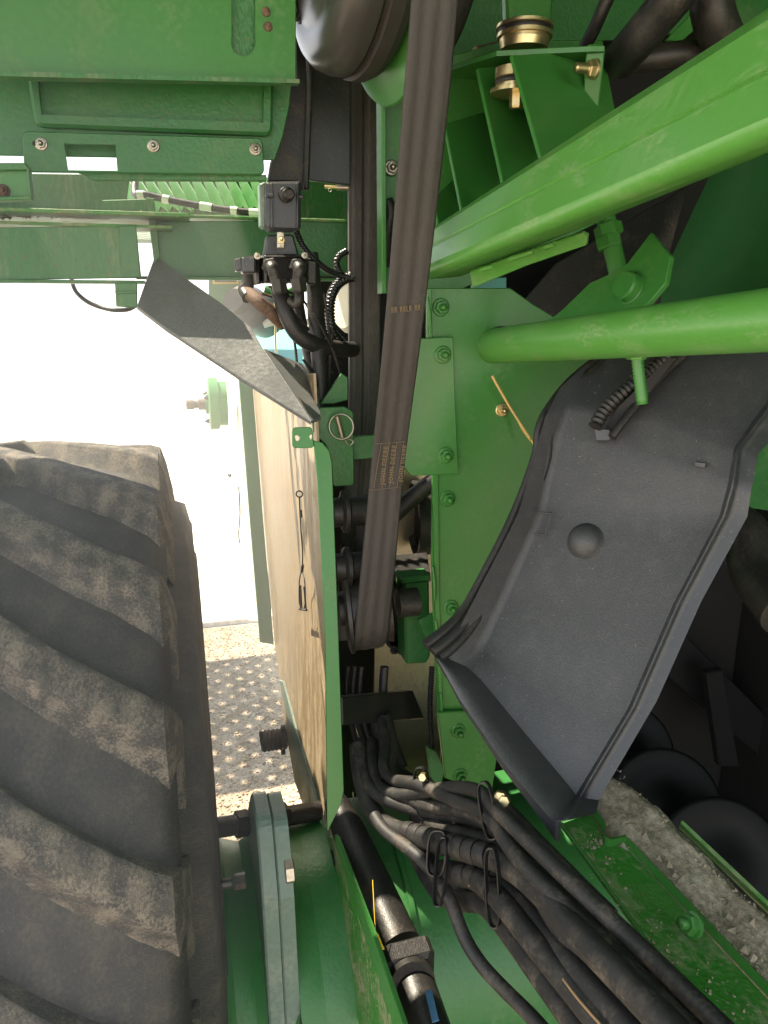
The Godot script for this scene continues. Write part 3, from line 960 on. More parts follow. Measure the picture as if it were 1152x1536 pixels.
# ---------- dusty panel ----------
func build_side_panel() -> void:
	var pl := pX(0.2)
	var o := thing("dusty_shield", "dusty tan shield panel with a green frame edge, standing beside the belts", "panel", onp(pl, Vector2(480, 1200)))
	part_plate("panel_sheet", [376, 570, 470, 560, 477, 700, 492, 960, 494, 1185, 494, 1235, 497, 1264, 470, 1252, 442, 1173, 427, 1088, 417, 1003, 412, 966], pl, 0.004, M.tan, o)
	# folded far edge, green above and dark below
	var m := MB.new()
	var fa := onp(pX(0.198), Vector2(379, 574))
	var fb := onp(pX(0.198), Vector2(412, 967))
	plate(m, L([357, 556, 378, 566, 394, 770, 411, 967, 390, 963, 373, 760]), p3(fa, fb, fa + Vector3(1, 0, 0)), 0.012, 0.002)
	obj("far_edge_channel", m, M.green_old_shade, o)
	# near frame strip, facing the camera
	var a := onp(pl, Vector2(480, 655))
	var b := onp(pl, Vector2(515, 1200))
	var fp := p3(a, b, a + Vector3(1, 0, 0))
	part_plate("frame_strip", [470, 660, 484, 664, 494, 676, 498, 694, 507, 930, 516, 1186, 512, 1206, 491, 1248, 488, 960, 476, 720], fp, 0.004, M.green, o, 0.001)
	part_plate("frame_tab", [438, 641, 468, 640, 471, 672, 438, 672], p3(a + Vector3(-0.02, 0, 0.0), b + Vector3(-0.02, 0, 0), a + Vector3(1, 0, 0.25)), 0.003, M.green, o, 0.0008, 0.006, [ring_px(445.5, 657, 4.5, 4.5), ring_px(466, 655, 2.5, 4)])
	# lower rail of the panel, coming towards the camera
	m = MB.new()
	plate(m, L([467, 1244, 500, 1258, 550, 1403, 606, 1560, 545, 1560, 510, 1433, 492, 1358]), pX(0.196), 0.004, 0.001)
	obj("lower_rail", m, M.green_dusty, o)
	part_plate("diagonal_strip", [419, 1020, 424, 1022, 442, 1090, 488, 1243, 481, 1246, 455, 1174, 433, 1093], pX(0.196), 0.004, M.bluegreen, o)
	m = MB.new()
	plate(m, L([497, 1250, 503, 1252, 556, 1395, 612, 1560, 598, 1560, 545, 1400]), pX(0.19), 0.006, 0.001)
	obj("rail_edge", m, M.green, o)
	part_plate("rail_slot", [493, 1274, 499, 1276, 502, 1299, 496, 1297], pX(0.1945), 0.001, M.black, o, 0.0002, 0.003)
	for p in [[430, 1092], [430, 1126]]:
		m = MB.new()
		hexa(m, onp(pl, Vector2(p[0], p[1])) + Vector3(-0.004, 0, 0), Vector3(-1, 0, 0), 0.009, 0.01)
		obj("bolt", m, M.dark_metal, o)
	# rusty coil sticking out of the panel's lower left
	m = MB.new()
	var c := onp(pl, Vector2(430, 1107))
	var pts := PackedVector3Array()
	for i in 90:
		var t := i / 89.0
		pts.append(c + Vector3(-0.06 * t - 0.002, 0.021 * cos(t * TAU * 6), 0.021 * sin(t * TAU * 6)))
	tube(m, pts, 0.0058, 7, 1)
	single("coil_spring", m, M.rust, "rusty coil spring sticking out from the panel's lower edge", "spring")
	# pin on a lanyard
	var l := thing("lanyard", "thin dark lanyard with ring and clip hanging on the dusty panel", "lanyard", onp(pX(0.185), Vector2(455, 915)))
	m = MB.new()
	torus(m, onp(pX(0.186), Vector2(449, 741)), Vector3(-0.5, 0, 1), 0.0055, 0.0012)
	obj("ring", m, M.dark_metal, l)
	m = MB.new()
	var f := func(x: float, y: float) -> Vector3: return onp(pX(0.183), Vector2(x, y))
	tube(m, PackedVector3Array([f.call(449, 746), f.call(451, 790), f.call(454, 830), f.call(453, 855)]), 0.0011, 6)
	tube(m, PackedVector3Array([f.call(453, 855), f.call(449, 872), f.call(449, 905), f.call(454, 912)]), 0.001, 6)
	tube(m, PackedVector3Array([f.call(453, 855), f.call(457, 872), f.call(458, 900), f.call(456, 914)]), 0.001, 6)
	obj("cord", m, M.rubber, l)
	m = MB.new()
	tube(m, PackedVector3Array([f.call(451, 765), f.call(451.5, 776)]), 0.0024, 8, 1)
	tube(m, PackedVector3Array([f.call(454, 848), f.call(453, 858)]), 0.0024, 8, 1)
	obj("crimp", m, M.dark_metal, l)
	m = MB.new()
	tube(m, PackedVector3Array([f.call(450, 878), f.call(451, 900), f.call(452, 914)]), 0.0026, 8, 1)
	tube(m, PackedVector3Array([f.call(456, 880), f.call(459, 913)]), 0.0014, 8, 1)
	tube(m, PackedVector3Array([f.call(449, 914), f.call(460, 915)]), 0.002, 8, 1)
	obj("clip", m, M.dark_metal, l)

func torus(m: MB, c: Vector3, n: Vector3, R: float, r: float, seg := 28) -> void:
	var x := facing(c, n)
	var pts := PackedVector3Array()
	for i in seg + 1:
		var t := TAU * i / seg
		pts.append(x * Vector3(R * cos(t), R * sin(t), 0))
	tube(m, pts, r, 8, 1)

# ---------- control module, valve, harness ----------
func build_valve_and_harness() -> void:
	var pl := pz(1.22)
	var o := thing("control_module", "black control module box with ribbed case and pale lid edge", "control box", onp(pl, Vector2(424, 345)))
	var m := MB.new()
	plate(m, L([399, 272, 452, 271, 452, 343, 445, 346, 405, 345, 399, 338]), pl, 0.045, 0.004, 0.004)
	var case := obj("case", m, M.plastic_rim, o)
	part_plate("lid_edge", [389, 275, 399, 272, 399, 343, 391, 340], pz(1.235), 0.03, M.bluegreen, o, 0.002, 0.003)
	for x in [407.0, 445.0]:
		part_plate("rib", [x, 274, x + 3, 274, x + 3, 342, x, 342], pz(1.213), 0.008, M.plastic_rim, case, 0.0012)
	part_plate("latch", [399, 289, 411, 290, 411, 296, 399, 296], pz(1.21), 0.01, M.plastic_rim, case, 0.0015)
	part_plate("latch", [447, 292, 456, 292, 456, 298, 447, 298], pz(1.215), 0.01, M.plastic_rim, case, 0.0015)
	var port := onp(pz(1.216), Vector2(429, 292))
	m = MB.new()
	lathe(m, port, Vector3(0.1, -0.1, 1), PackedVector2Array([Vector2(0.011, -0.004), Vector2(0.011, 0.006), Vector2(0.0085, 0.008), Vector2(0.0085, 0.02), Vector2(0.006, 0.024), Vector2(0, 0.024)]), 16)
	obj("cable_gland", m, M.dark_metal, case)
	# bracket under it
	var b := thing("module_bracket", "black bracket with a pale bolted tab under the control module", "bracket", onp(pl, Vector2(424, 382)))
	part_plate("bracket_sheet", [401, 352, 440, 351, 449, 384, 396, 384], pz(1.235), 0.03, M.plastic_rim, b, 0.003, 0.005)
	part_plate("pale_tab", [416, 348, 427, 348, 427, 373, 416, 372], pz(1.2), 0.004, M.steel, b)
	bolt_on(422, 360, pz(1.1995), 0.0055, M.gold_plate, b)
	# valve block
	var v := thing("valve_block", "dark hydraulic valve block with two hose elbows below the control module", "valve", onp(pl, Vector2(424, 426)))
	m = MB.new()
	plate(m, L([396, 382, 460, 382, 461, 424, 397, 424]), pz(1.19), 0.06, 0.003, 0.003)
	obj("block", m, M.dark_metal, v)
	m = MB.new()
	plate(m, L([383, 386, 397, 382, 398, 424, 386, 427]), pz(1.205), 0.05, 0.003, 0.003)
	plate(m, L([460, 388, 476, 390, 476, 428, 460, 426]), pz(1.21), 0.05, 0.003, 0.003)
	obj("side_block", m, M.dark_metal, v)
	for p in [[386, 384], [457, 383]]:
		bolt_on(p[0], p[1], pz(1.189), 0.005, M.steel, v)
	for q in [[405, 400, 418, 432], [445, 400, 447, 430]]:
		m = MB.new()
		var s := onp(pz(1.19), Vector2(q[0], q[1]))
		hexa(m, s, Vector3(0, 0, 1), 0.013, 0.014, 0.2)
		var e := onp(pz(1.165), Vector2(q[2], q[3]))
		tube(m, PackedVector3Array([s + Vector3(0, 0, 0.01), s + Vector3(0.001, -0.004, 0.024), s.lerp(e, 0.45) + Vector3(0, 0, 0.012), e]), 0.0088, 12)
		hexa(m, e + Vector3(0, 0.012, 0.0), Vector3(0.12, -1, 0), 0.012, 0.02)
		obj("elbow_fitting", m, M.dark_metal, v)
	m = MB.new()
	tube(m, T([447, 432, 1.17, 449, 448, 1.17, 445, 456, 1.175, 436, 450, 1.18]), 0.0085, 10)
	obj("return_bend", m, M.dark_metal, v)
	# sensor plug on the left
	var g := thing("sensor_plug", "black sensor plug with a clipped elbow left of the valve block", "connector", D(370, 440, 1.25))
	m = MB.new()
	plate(m, L([352, 388, 362, 386, 364, 406, 354, 407]), pz(1.20), 0.025, 0.002, 0.002)
	plate(m, L([362, 385, 384, 384, 384, 410, 363, 410]), pz(1.195), 0.03, 0.003, 0.004)
	obj("plug_body", m, M.plastic_rim, g)
	m = MB.new()
	tube(m, T([372, 408, 1.22, 372, 425, 1.22, 366, 436, 1.22, 372, 446, 1.21]), 0.0105, 12)
	obj("plug_elbow", m, M.dark_metal, g)
	m = MB.new()
	tube(m, T([368, 438, 1.22, 378, 444, 1.21, 392, 456, 1.2, 408, 470, 1.21, 424, 486, 1.24]), 0.011, 12)
	single("small_pipe", m, M.rust, "short bent metal pipe running down from the sensor plug", "pipe")
	# hoses from the valve
	m = MB.new()
	tube(m, T([418, 432, 1.2, 424, 452, 1.19, 432, 476, 1.19, 446, 500, 1.2, 470, 516, 1.22, 505, 523, 1.27, 530, 524, 1.32]), 0.0135, 14)
	single("valve_hose", m, M.rubber, "thick black hose curving right from the left valve elbow", "hose", "black hoses below the valve block")
	m = MB.new()
	tube(m, T([470, 380, 1.23, 471, 430, 1.23, 473, 480, 1.23, 478, 540, 1.23, 482, 610, 1.24]), [0.008, 0.012, 0.0125, 0.0125, 0.0125], 14)
	single("valve_hose", m, M.rubber, "straight black hose dropping right of the valve block", "hose", "black hoses below the valve block")
	m = MB.new()
	tube(m, T([447, 450, 1.25, 452, 480, 1.27, 462, 530, 1.27, 470, 580, 1.27]), 0.009, 12)
	single("valve_hose", m, M.rubber, "thin black hose between the two thicker ones below the valve", "hose", "black hoses below the valve block")
	var wires := [
		[404, 430, 430, 454, "thin rusty wire just below the left valve elbow"], [430, 436, 470, 478, "thin black wire slanting from the valve block to the straight hose"],
		[440, 470, 500, 560, "long black wire crossing the hoses below the valve block"], [455, 540, 478, 600, "low black wire in the hose tangle above the pin bracket"],
		[486, 440, 492, 600, "near vertical black wire right of the straight hose"],
		[410, 462, 468, 500, "brown wire slanting across the two hoses behind the flap"], [424, 448, 448, 590, "black wire dropping beside the teal hood to the flap"], [470, 470, 520, 600, "black wire crossing behind the straight hose to the belt"], [444, 500, 512, 548, "short black wire just above the folded end of the flap"], [392, 440, 446, 476, "rusty wire from the sensor plug towards the left hose"], [500, 500, 476, 560, "black wire slanting down left from the upright belt"]]
	for q in wires:
		m = MB.new()
		tube(m, T([q[0], q[1], 1.2, (q[0] + q[2]) / 2.0 + 6, (q[1] + q[3]) / 2.0 - 5, 1.24, q[2], q[3], 1.28]), 0.0022, 6)
		single("loose_wire", m, M.rust if q[4].begins_with("rust") or q[4].begins_with("brown") or q[4].begins_with("thin rusty") else M.rubber, q[4], "wire", "loose wires below the valve block")
	# corrugated harness from the module
	m = MB.new()
	tube(m, T([431, 294, 1.185, 437, 310, 1.18, 441, 335, 1.185, 452, 365, 1.2, 470, 388, 1.22, 490, 404, 1.25, 508, 412, 1.28, 530, 418, 1.3]), 0.0048, 10, 6, 0.0007, 0.0042)
	single("corrugated_harness", m, M.gloss_black, "thin corrugated black conduit running from the control module to the belt", "conduit")
	m = MB.new()
	tube(m, T([512, 412, 1.28, 505, 398, 1.28, 508, 385, 1.28, 520, 377, 1.29]), 0.0055, 10, 6, 0.0008, 0.005)
	single("corrugated_loop", m, M.gloss_black, "short corrugated conduit loop touching the upright belt", "conduit")
	m = MB.new()
	tube(m, T([526, 415, 1.3, 508, 425, 1.29, 497, 445, 1.28, 495, 475, 1.28, 500, 500, 1.28, 512, 515, 1.3]), 0.008, 12, 6, 0.001, 0.006)
	single("corrugated_bend", m, M.gloss_black, "thick corrugated conduit bend left of the upright belt", "conduit")
	m = MB.new()
	lathe(m, D(522, 455, 1.42), Vector3(-1, 0, 0.3), PackedVector2Array([Vector2(0, -0.02), Vector2(0.05, -0.02), Vector2(0.055, 0), Vector2(0.045, 0.012), Vector2(0.02, 0.014), Vector2(0, 0.014)]), 28)
	single("round_cover", m, M.pale, "pale round cap half hidden behind the upright belt", "cap")
	# black rubber curtain beside the belts
	var r := thing("rubber_curtain", "tall black rubber curtain hanging between platform and belts", "rubber curtain", D(450, 290, 1.2))
	part_plate("curtain_sheet", [441, -60, 470, -60, 466, 130, 460, 285, 447, 286, 444, 272, 401, 272, 405, 245, 417, 205, 427, 160, 430, 128, 444, 122], pz(1.27), 0.006, M.rubber, r, 0.002)
	part_plate("curtain_fold", [452, -60, 474, -60, 470, 120, 464, 284, 456, 284, 462, 120], pz(1.25), 0.012, M.rubber, r, 0.003)
	m = MB.new()
	plate(m, L([440, 90, 526, 100, 526, 278, 458, 270, 450, 180]), pz(1.33), 0.006, 0.002)
	single("black_side_sheet", m, M.plastic_rim, "scratched black sheet between the rubber curtain and the upright belt", "sheet")
	var k := thing("latch_pin", "small pale pin with a wire ring under the black sheet", "pin", D(500, 282, 1.3))
	part_tube("pin", [487, 280, 1.3, 505, 281, 1.3], 0.003, M.gold_plate, k, 8)
	part_tube("block", [505, 281, 1.3, 527, 281, 1.3], 0.0055, M.steel, k, 6)
	m = MB.new()
	torus(m, D(495, 285, 1.295), Vector3(0, 0, 1), 0.0028, 0.0006)
	obj("ring", m, M.steel, k)
	m = MB.new()
	plate(m, L([448, 262, 600, 262, 600, 332, 448, 332]), pz(1.66), 0.006)
	single("green_rear_sheet", m, M.green_worn, "green sheet in the gap between the control module and the upright belt", "sheet")
	# grey green bracket with ring pin
	pl = pz(1.17)
	var e := thing("pin_bracket", "dark green bracket with a wire lynch pin between panel and belt", "bracket", onp(pl, Vector2(505, 730)))
	part_plate("bracket_sheet", [466, 612, 518, 610, 530, 618, 531, 728, 500, 730, 497, 690, 490, 668, 470, 650], pl, 0.005, M.green_old_shade, e, 0.0012, 0.004)
	part_plate("cross_bar", [527, 656, 600, 648, 600, 684, 527, 690], pz(1.19), 0.006, M.green_old_shade, e)
	m = MB.new()
	torus(m, onp(pz(1.155), Vector2(512, 640)), Vector3(-0.5, 0.1, 1), 0.0195, 0.0014)
	obj("pin_ring", m, M.steel, e)
	m = MB.new()
	tube(m, PackedVector3Array([onp(pz(1.15), Vector2(505, 624)), onp(pz(1.155), Vector2(514, 655))]), 0.004, 8, 1)
	tube(m, PackedVector3Array([onp(pz(1.155), Vector2(520, 657)), onp(pz(1.155), Vector2(530, 662)), onp(pz(1.155), Vector2(524, 668)), onp(pz(1.155), Vector2(518, 660))]), 0.0014, 6)
	obj("pin", m, M.steel, e)
	part_plate("gusset_fin", [480, 606, 512, 560, 522, 566, 522, 600, 500, 606], pz(1.2), 0.004, M.green_old_shade, e)

# ---------- belts and pulleys ----------
func ribbed_belt(m: MB, ctr: PackedVector3Array, half: PackedVector3Array, th: float, shape: Callable) -> void:
	var secs: Array = []
	var K := 28
	for i in ctr.size():
		var t := (ctr[mini(i + 1, ctr.size() - 1)] - ctr[maxi(i - 1, 0)]).normalized()
		var w := half[i] - t * half[i].dot(t)
		var n := w.cross(t).normalized()
		if n.dot(cam_t.origin - ctr[0]) < 0 and i == 0:
			n = -n
		if i > 0:
			var pn: Vector3 = ((secs[i - 1][K / 2] as Vector3) - secs[i - 1][K + 2])
			if n.dot(pn) < 0:
				n = -n
		var ring := PackedVector3Array()
		for k in K + 1:
			var f := -1.0 + 2.0 * k / K
			ring.append(ctr[i] + w * f + n * float(shape.call(f)))
		for k in [1.0, 0.5, 0.0, -0.5, -1.0]:
			ring.append(ctr[i] + w * (k * 0.94) - n * th)
		secs.append(ring)
	loft(m, secs, 1)
func build_belts() -> void:
	# main belt
	var ctr := PackedVector3Array()
	var half := PackedVector3Array()
	var rows := [[-60, 622, 695, 0.80], [200, 601, 670, 0.88], [480, 578, 637, 0.985], [700, 557, 608, 1.09], [850, 542, 594, 1.15], [945, 532, 584, 1.19]]
	for r in rows:
		var a := D(r[1], r[0], r[3])
		var b := D(r[2], r[0] - 6.0, r[3] + 0.004)
		ctr.append((a + b) / 2)
		half.append((b - a) / 2)
	var c2 := smooth_path(ctr, 6)
	var h2 := smooth_path(half, 6)
	var e := c2.size() - 1
	var t := (c2[e] - c2[e - 1]).normalized()
	var w := h2[e].normalized()
	var n := w.cross(t).normalized()
	if n.dot(cam_t.origin - c2[e]) < 0:
		n = -n
	var R := 0.07
	var pc := c2[e] - n * R
	for i in range(1, 20):
		var a := deg_to_rad(10.0 * i)
		c2.append(pc + n * R * cos(a) + t * R * sin(a))
		h2.append(h2[e])
	for i in range(1, 5):
		c2.append(pc - n * R - t * (0.03 * i))
		h2.append(h2[e])
	var o := thing("main_belt", "wide dusty brown-black drive belt with gold lettering, running down the middle", "drive belt", c2[e])
	var m := MB.new()
	ribbed_belt(m, c2, h2, 0.011, func(f: float) -> float: return 0.0006 * cos(f * PI * 2.0 * 1.5 + 0.6) - 0.0025 * smoothstep(0.93, 1.0, absf(f)))
	var bb := obj("belt", m, M.belt, o)
	# print on the belt: gold words read upwards
	var fr := func(px: float, py: float) -> Array:   # a point on the belt's back near this pixel
		var best := 0
		for i in e:
			if absf(project_y(c2[i]) - py) < absf(project_y(c2[best]) - py):
				best = i
		var tt := (c2[best + 1] - c2[best]).normalized()
		var ww := h2[best].normalized()
		var nn := ww.cross(tt).normalized()
		if nn.dot(cam_t.origin - c2[best]) < 0:
			nn = -nn
		var p := onp(Plane(nn, c2[best] + nn * 0.0022), Vector2(px, py))
		return [p, -tt, ww, nn]
	var rowsx := [[566, 566 + 6, 0.85], [580, 588, 1.0], [600, 606, 0.9]]
	var spots := [[562, 700, 0.0068], [577, 699, 0.0084], [589.5, 697, 0.0088], [604.5, 696, 0.007]]
	for k in 4:
		if k == 0:
			continue
		var s = spots[k]
		text_on("JOHN DEERE", fr.call(s[0], s[1]), s[2], 0.0605 if k < 3 else 0.058, M.label_gold, bb)
	var lines := [[572, 664, 560.5, 732], [584.5, 663, 573, 732], [595.5, 663, 584, 731], [606, 662, 595.5, 731]]
	m = MB.new()
	for q in lines:
		strip(m, fr.call(q[0], q[1]), fr.call(q[2], q[3]), 0.0009)
	strip(m, fr.call(562, 666), fr.call(608, 662), 0.0007)
	strip(m, fr.call(553, 735), fr.call(599, 731), 0.0007)
	obj("print_lines", m, M.label_gold, bb)
	text_across("RR  RRLR  RR", fr.call(609, 463), 0.0075, 0.038, M.label_gold, bb)
	# upright belt behind it
	ctr = PackedVector3Array()
	half = PackedVector3Array()
	for r in [[60, 523, 578, 1.27], [400, 524, 572, 1.30], [650, 524, 569, 1.33], [900, 508, 548, 1.36], [960, 506, 545, 1.37]]:
		var a := D(r[1], r[0], r[3])
		var b := D(r[2], r[0], r[3] + 0.02)
		ctr.append((a + b) / 2)
		half.append((b - a) / 2)
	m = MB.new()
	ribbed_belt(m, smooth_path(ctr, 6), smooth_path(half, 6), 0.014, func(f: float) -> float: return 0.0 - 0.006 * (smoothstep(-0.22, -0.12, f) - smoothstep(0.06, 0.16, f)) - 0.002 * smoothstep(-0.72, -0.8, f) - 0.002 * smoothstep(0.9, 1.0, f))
	single("upright_belt", m, M.belt_dusty_lightened, "upright grooved belt to the left of the lettered belt", "drive belt")
	# pulley that carries the main belt
	var p := thing("lower_pulley", "dark pulley at the lower end of the lettered belt, bright left rim", "pulley", pc)
	m = MB.new()
	var hw := h2[e].length()
	lathe(m, pc, -w, PackedVector2Array([Vector2(0, -hw - 0.008), Vector2(R - 0.008, -hw - 0.008), Vector2(R - 0.010, -hw), Vector2(R - 0.012, hw), Vector2(R + 0.004, hw + 0.002), Vector2(R + 0.004, hw + 0.008), Vector2(R - 0.012, hw + 0.012), Vector2(R - 0.02, hw + 0.004), Vector2(0.03, hw + 0.004), Vector2(0.03, hw + 0.02), Vector2(0, hw + 0.02)]), 48)
	obj("pulley_wheel", m, M.dark_metal, p)
	m = MB.new()
	lathe(m, pc + Vector3(0.07, 0, 0), Vector3(-1, 0, 0), PackedVector2Array([Vector2(0, -0.015), Vector2(0.024, -0.015), Vector2(0.024, 0.02), Vector2(0, 0.02)]), 32)
	obj("bearing_hub", m, M.dark_metal, p)
	# small rollers left of the belt
	var spots2 := [[516, 768, 0.034], [520, 850, 0.032]]
	var labels := ["dark idler roller with worn flanges, upper of two left of the belt", "dark idler roller with worn flanges, lower of two left of the belt"]
	for i in 2:
		var c := D(spots2[i][0], spots2[i][1], 1.22)
		m = MB.new()
		var r: float = spots2[i][2]
		lathe(m, c, Vector3(-1, 0, 0), PackedVector2Array([Vector2(0, -0.05), Vector2(r, -0.05), Vector2(r, -0.044), Vector2(r * 0.7, -0.040), Vector2(r * 0.7, -0.008), Vector2(r, -0.004), Vector2(r, 0.002), Vector2(r * 0.7, 0.006), Vector2(r * 0.7, 0.02), Vector2(r, 0.024), Vector2(r, 0.03), Vector2(0, 0.03)]), 32)
		single("idler_roller", m, M.dark_metal, labels[i], "roller", "idler rollers left of the belt")
	# drum and green disc at the top
	var dc := D(558, -92, 1.0)
	var ax := Vector3(-1, 0.0, 0.12).normalized()
	var d := thing("drum_pulley", "big dark drum pulley with a rounded face at the top of the picture", "pulley", dc)
	m = MB.new()
	lathe(m, dc, ax, PackedVector2Array([Vector2(0, -0.01), Vector2(0.16, -0.01), Vector2(0.166, 0.002), Vector2(0.166, 0.02), Vector2(0.160, 0.022), Vector2(0.160, 0.026), Vector2(0.164, 0.03)]), 72)
	obj("rim_band", m, M.belt, d)
	m = MB.new()
	lathe(m, dc, ax, PackedVector2Array([Vector2(0.163, 0.03), Vector2(0.163, 0.045), Vector2(0.158, 0.062), Vector2(0.148, 0.073), Vector2(0.135, 0.079), Vector2(0.118, 0.082), Vector2(0.112, 0.079), Vector2(0.105, 0.081), Vector2(0.09, 0.086), Vector2(0.07, 0.086), Vector2(0, 0.083)]), 72, true)
	obj("drum_face", m, M.drum, d)
	m = MB.new()
	var dax := (-cam_t.basis.x + ray(590, 60) * -0.32).normalized()
	lathe(m, dc + cam_t.basis.x * -0.030, dax, PackedVector2Array([Vector2(0.0, -0.035), Vector2(0.195, -0.052), Vector2(0.197, -0.050), Vector2(0.195, -0.047), Vector2(0.15, -0.032), Vector2(0, -0.02)]), 80)
	single("green_disc", m, M.green, "thin bright green disc behind the drum pulley", "disc")
	m = MB.new()
	lathe(m, dc + Vector3(0.03, 0, 0), ax, PackedVector2Array([Vector2(0, -0.075), Vector2(0.10, -0.075), Vector2(0.152, -0.06), Vector2(0.156, -0.04), Vector2(0, -0.03)]), 64, true)
	single("grey_hub", m, M.dark_metal, "grey metal hub between the green disc and the lettered belt", "hub")
	m = MB.new()
	tube(m, T([424, -20, 1.05, 436, 8, 1.05, 452, 24, 1.06, 474, 37, 1.07, 500, 60, 1.12]), 0.0105, 12, 6, 0.0008, 0.006)
	single("ribbed_hose", m, M.rubber, "black ribbed hose entering at the top beside the drum pulley", "hose")
	m = MB.new()
	tube(m, T([468, 36, 1.1, 473, 50, 1.1, 473, 78, 1.1, 478, 96, 1.1, 495, 104, 1.11, 520, 106, 1.12]), 0.0042, 8)
	single("yellow_rod", m, M.gold_plate, "thin yellowish bent rod under the drum pulley", "rod")
	# green channel behind the belt
	var g := thing("green_channel", "upright green channel with one bolt behind the lettered belt", "channel", onp(pz(1.22), Vector2(600, 420)))
	var cw := part_plate("channel_web", [572, 100, 640, 100, 640, 440, 574, 440], pz(1.25), 0.005, M.green, g)
	part_plate("channel_edge", [572, 100, 579, 100, 580, 440, 573, 440], pz(1.22), 0.03, M.green, g)
	bolt_on(587, 252, pz(1.2455), 0.012, M.steel, cw)
	m = MB.new()
	tube(m, T([580, 300, 1.2, 586, 320, 1.21, 580, 350, 1.22, 578, 400, 1.24]), 0.01, 10)
	single("short_hose", m, M.rubber, "short black hose tucked between the two belts", "hose")
func project_y(p: Vector3) -> float:
	var q := cam_t.affine_inverse() * p
	return 768 + FOC * q.y / q.z
func strip(m: MB, a: Array, b: Array, w: float) -> void:
	var p: Vector3 = a[0]
	var q: Vector3 = b[0]
	var n: Vector3 = a[3]
	cbox(m, facing((p + q) / 2, q - p, n), Vector3(w, 0.0006, p.distance_to(q)), 0.0001)
func text_mesh(s: String, mat_: Material, parent: Node, x: Transform3D, height: float, length: float) -> void:
	var tm := TextMesh.new()
	tm.text = s
	var f := SystemFont.new()
	f.font_names = PackedStringArray(["Droid Sans"])
	f.font_weight = 700
	tm.font = f
	tm.font_size = 32
	tm.pixel_size = 0.01
	tm.depth = 0.05
	tm.curve_step = 1.0
	var ab := tm.get_aabb()
	var o := MeshInstance3D.new()
	o.mesh = tm
	o.material_override = mat_
	o.name = numbered("lettering", parent)
	parent.add_child(o)
	var sx := length / ab.size.x
	var sy := height / ab.size.y
	x.basis = x.basis * Basis.from_scale(Vector3(sx, sy, 0.012))
	x.origin -= where(parent) + x.basis * ab.get_center()
	o.transform = x
func text_on(s: String, f: Array, height: float, length: float, mat_: Material, parent: Node) -> void:
	var up: Vector3 = f[1]
	var n: Vector3 = f[3]
	text_mesh(s, mat_, parent, Transform3D(Basis(up, n.cross(up), n), f[0]), height, length)
func text_across(s: String, f: Array, height: float, length: float, mat_: Material, parent: Node) -> void:
	var r: Vector3 = f[2]
	var n: Vector3 = f[3]
	if r.x < 0:
		r = -r
	text_mesh(s, mat_, parent, Transform3D(Basis(r, n.cross(r), n), f[0]), height, length)

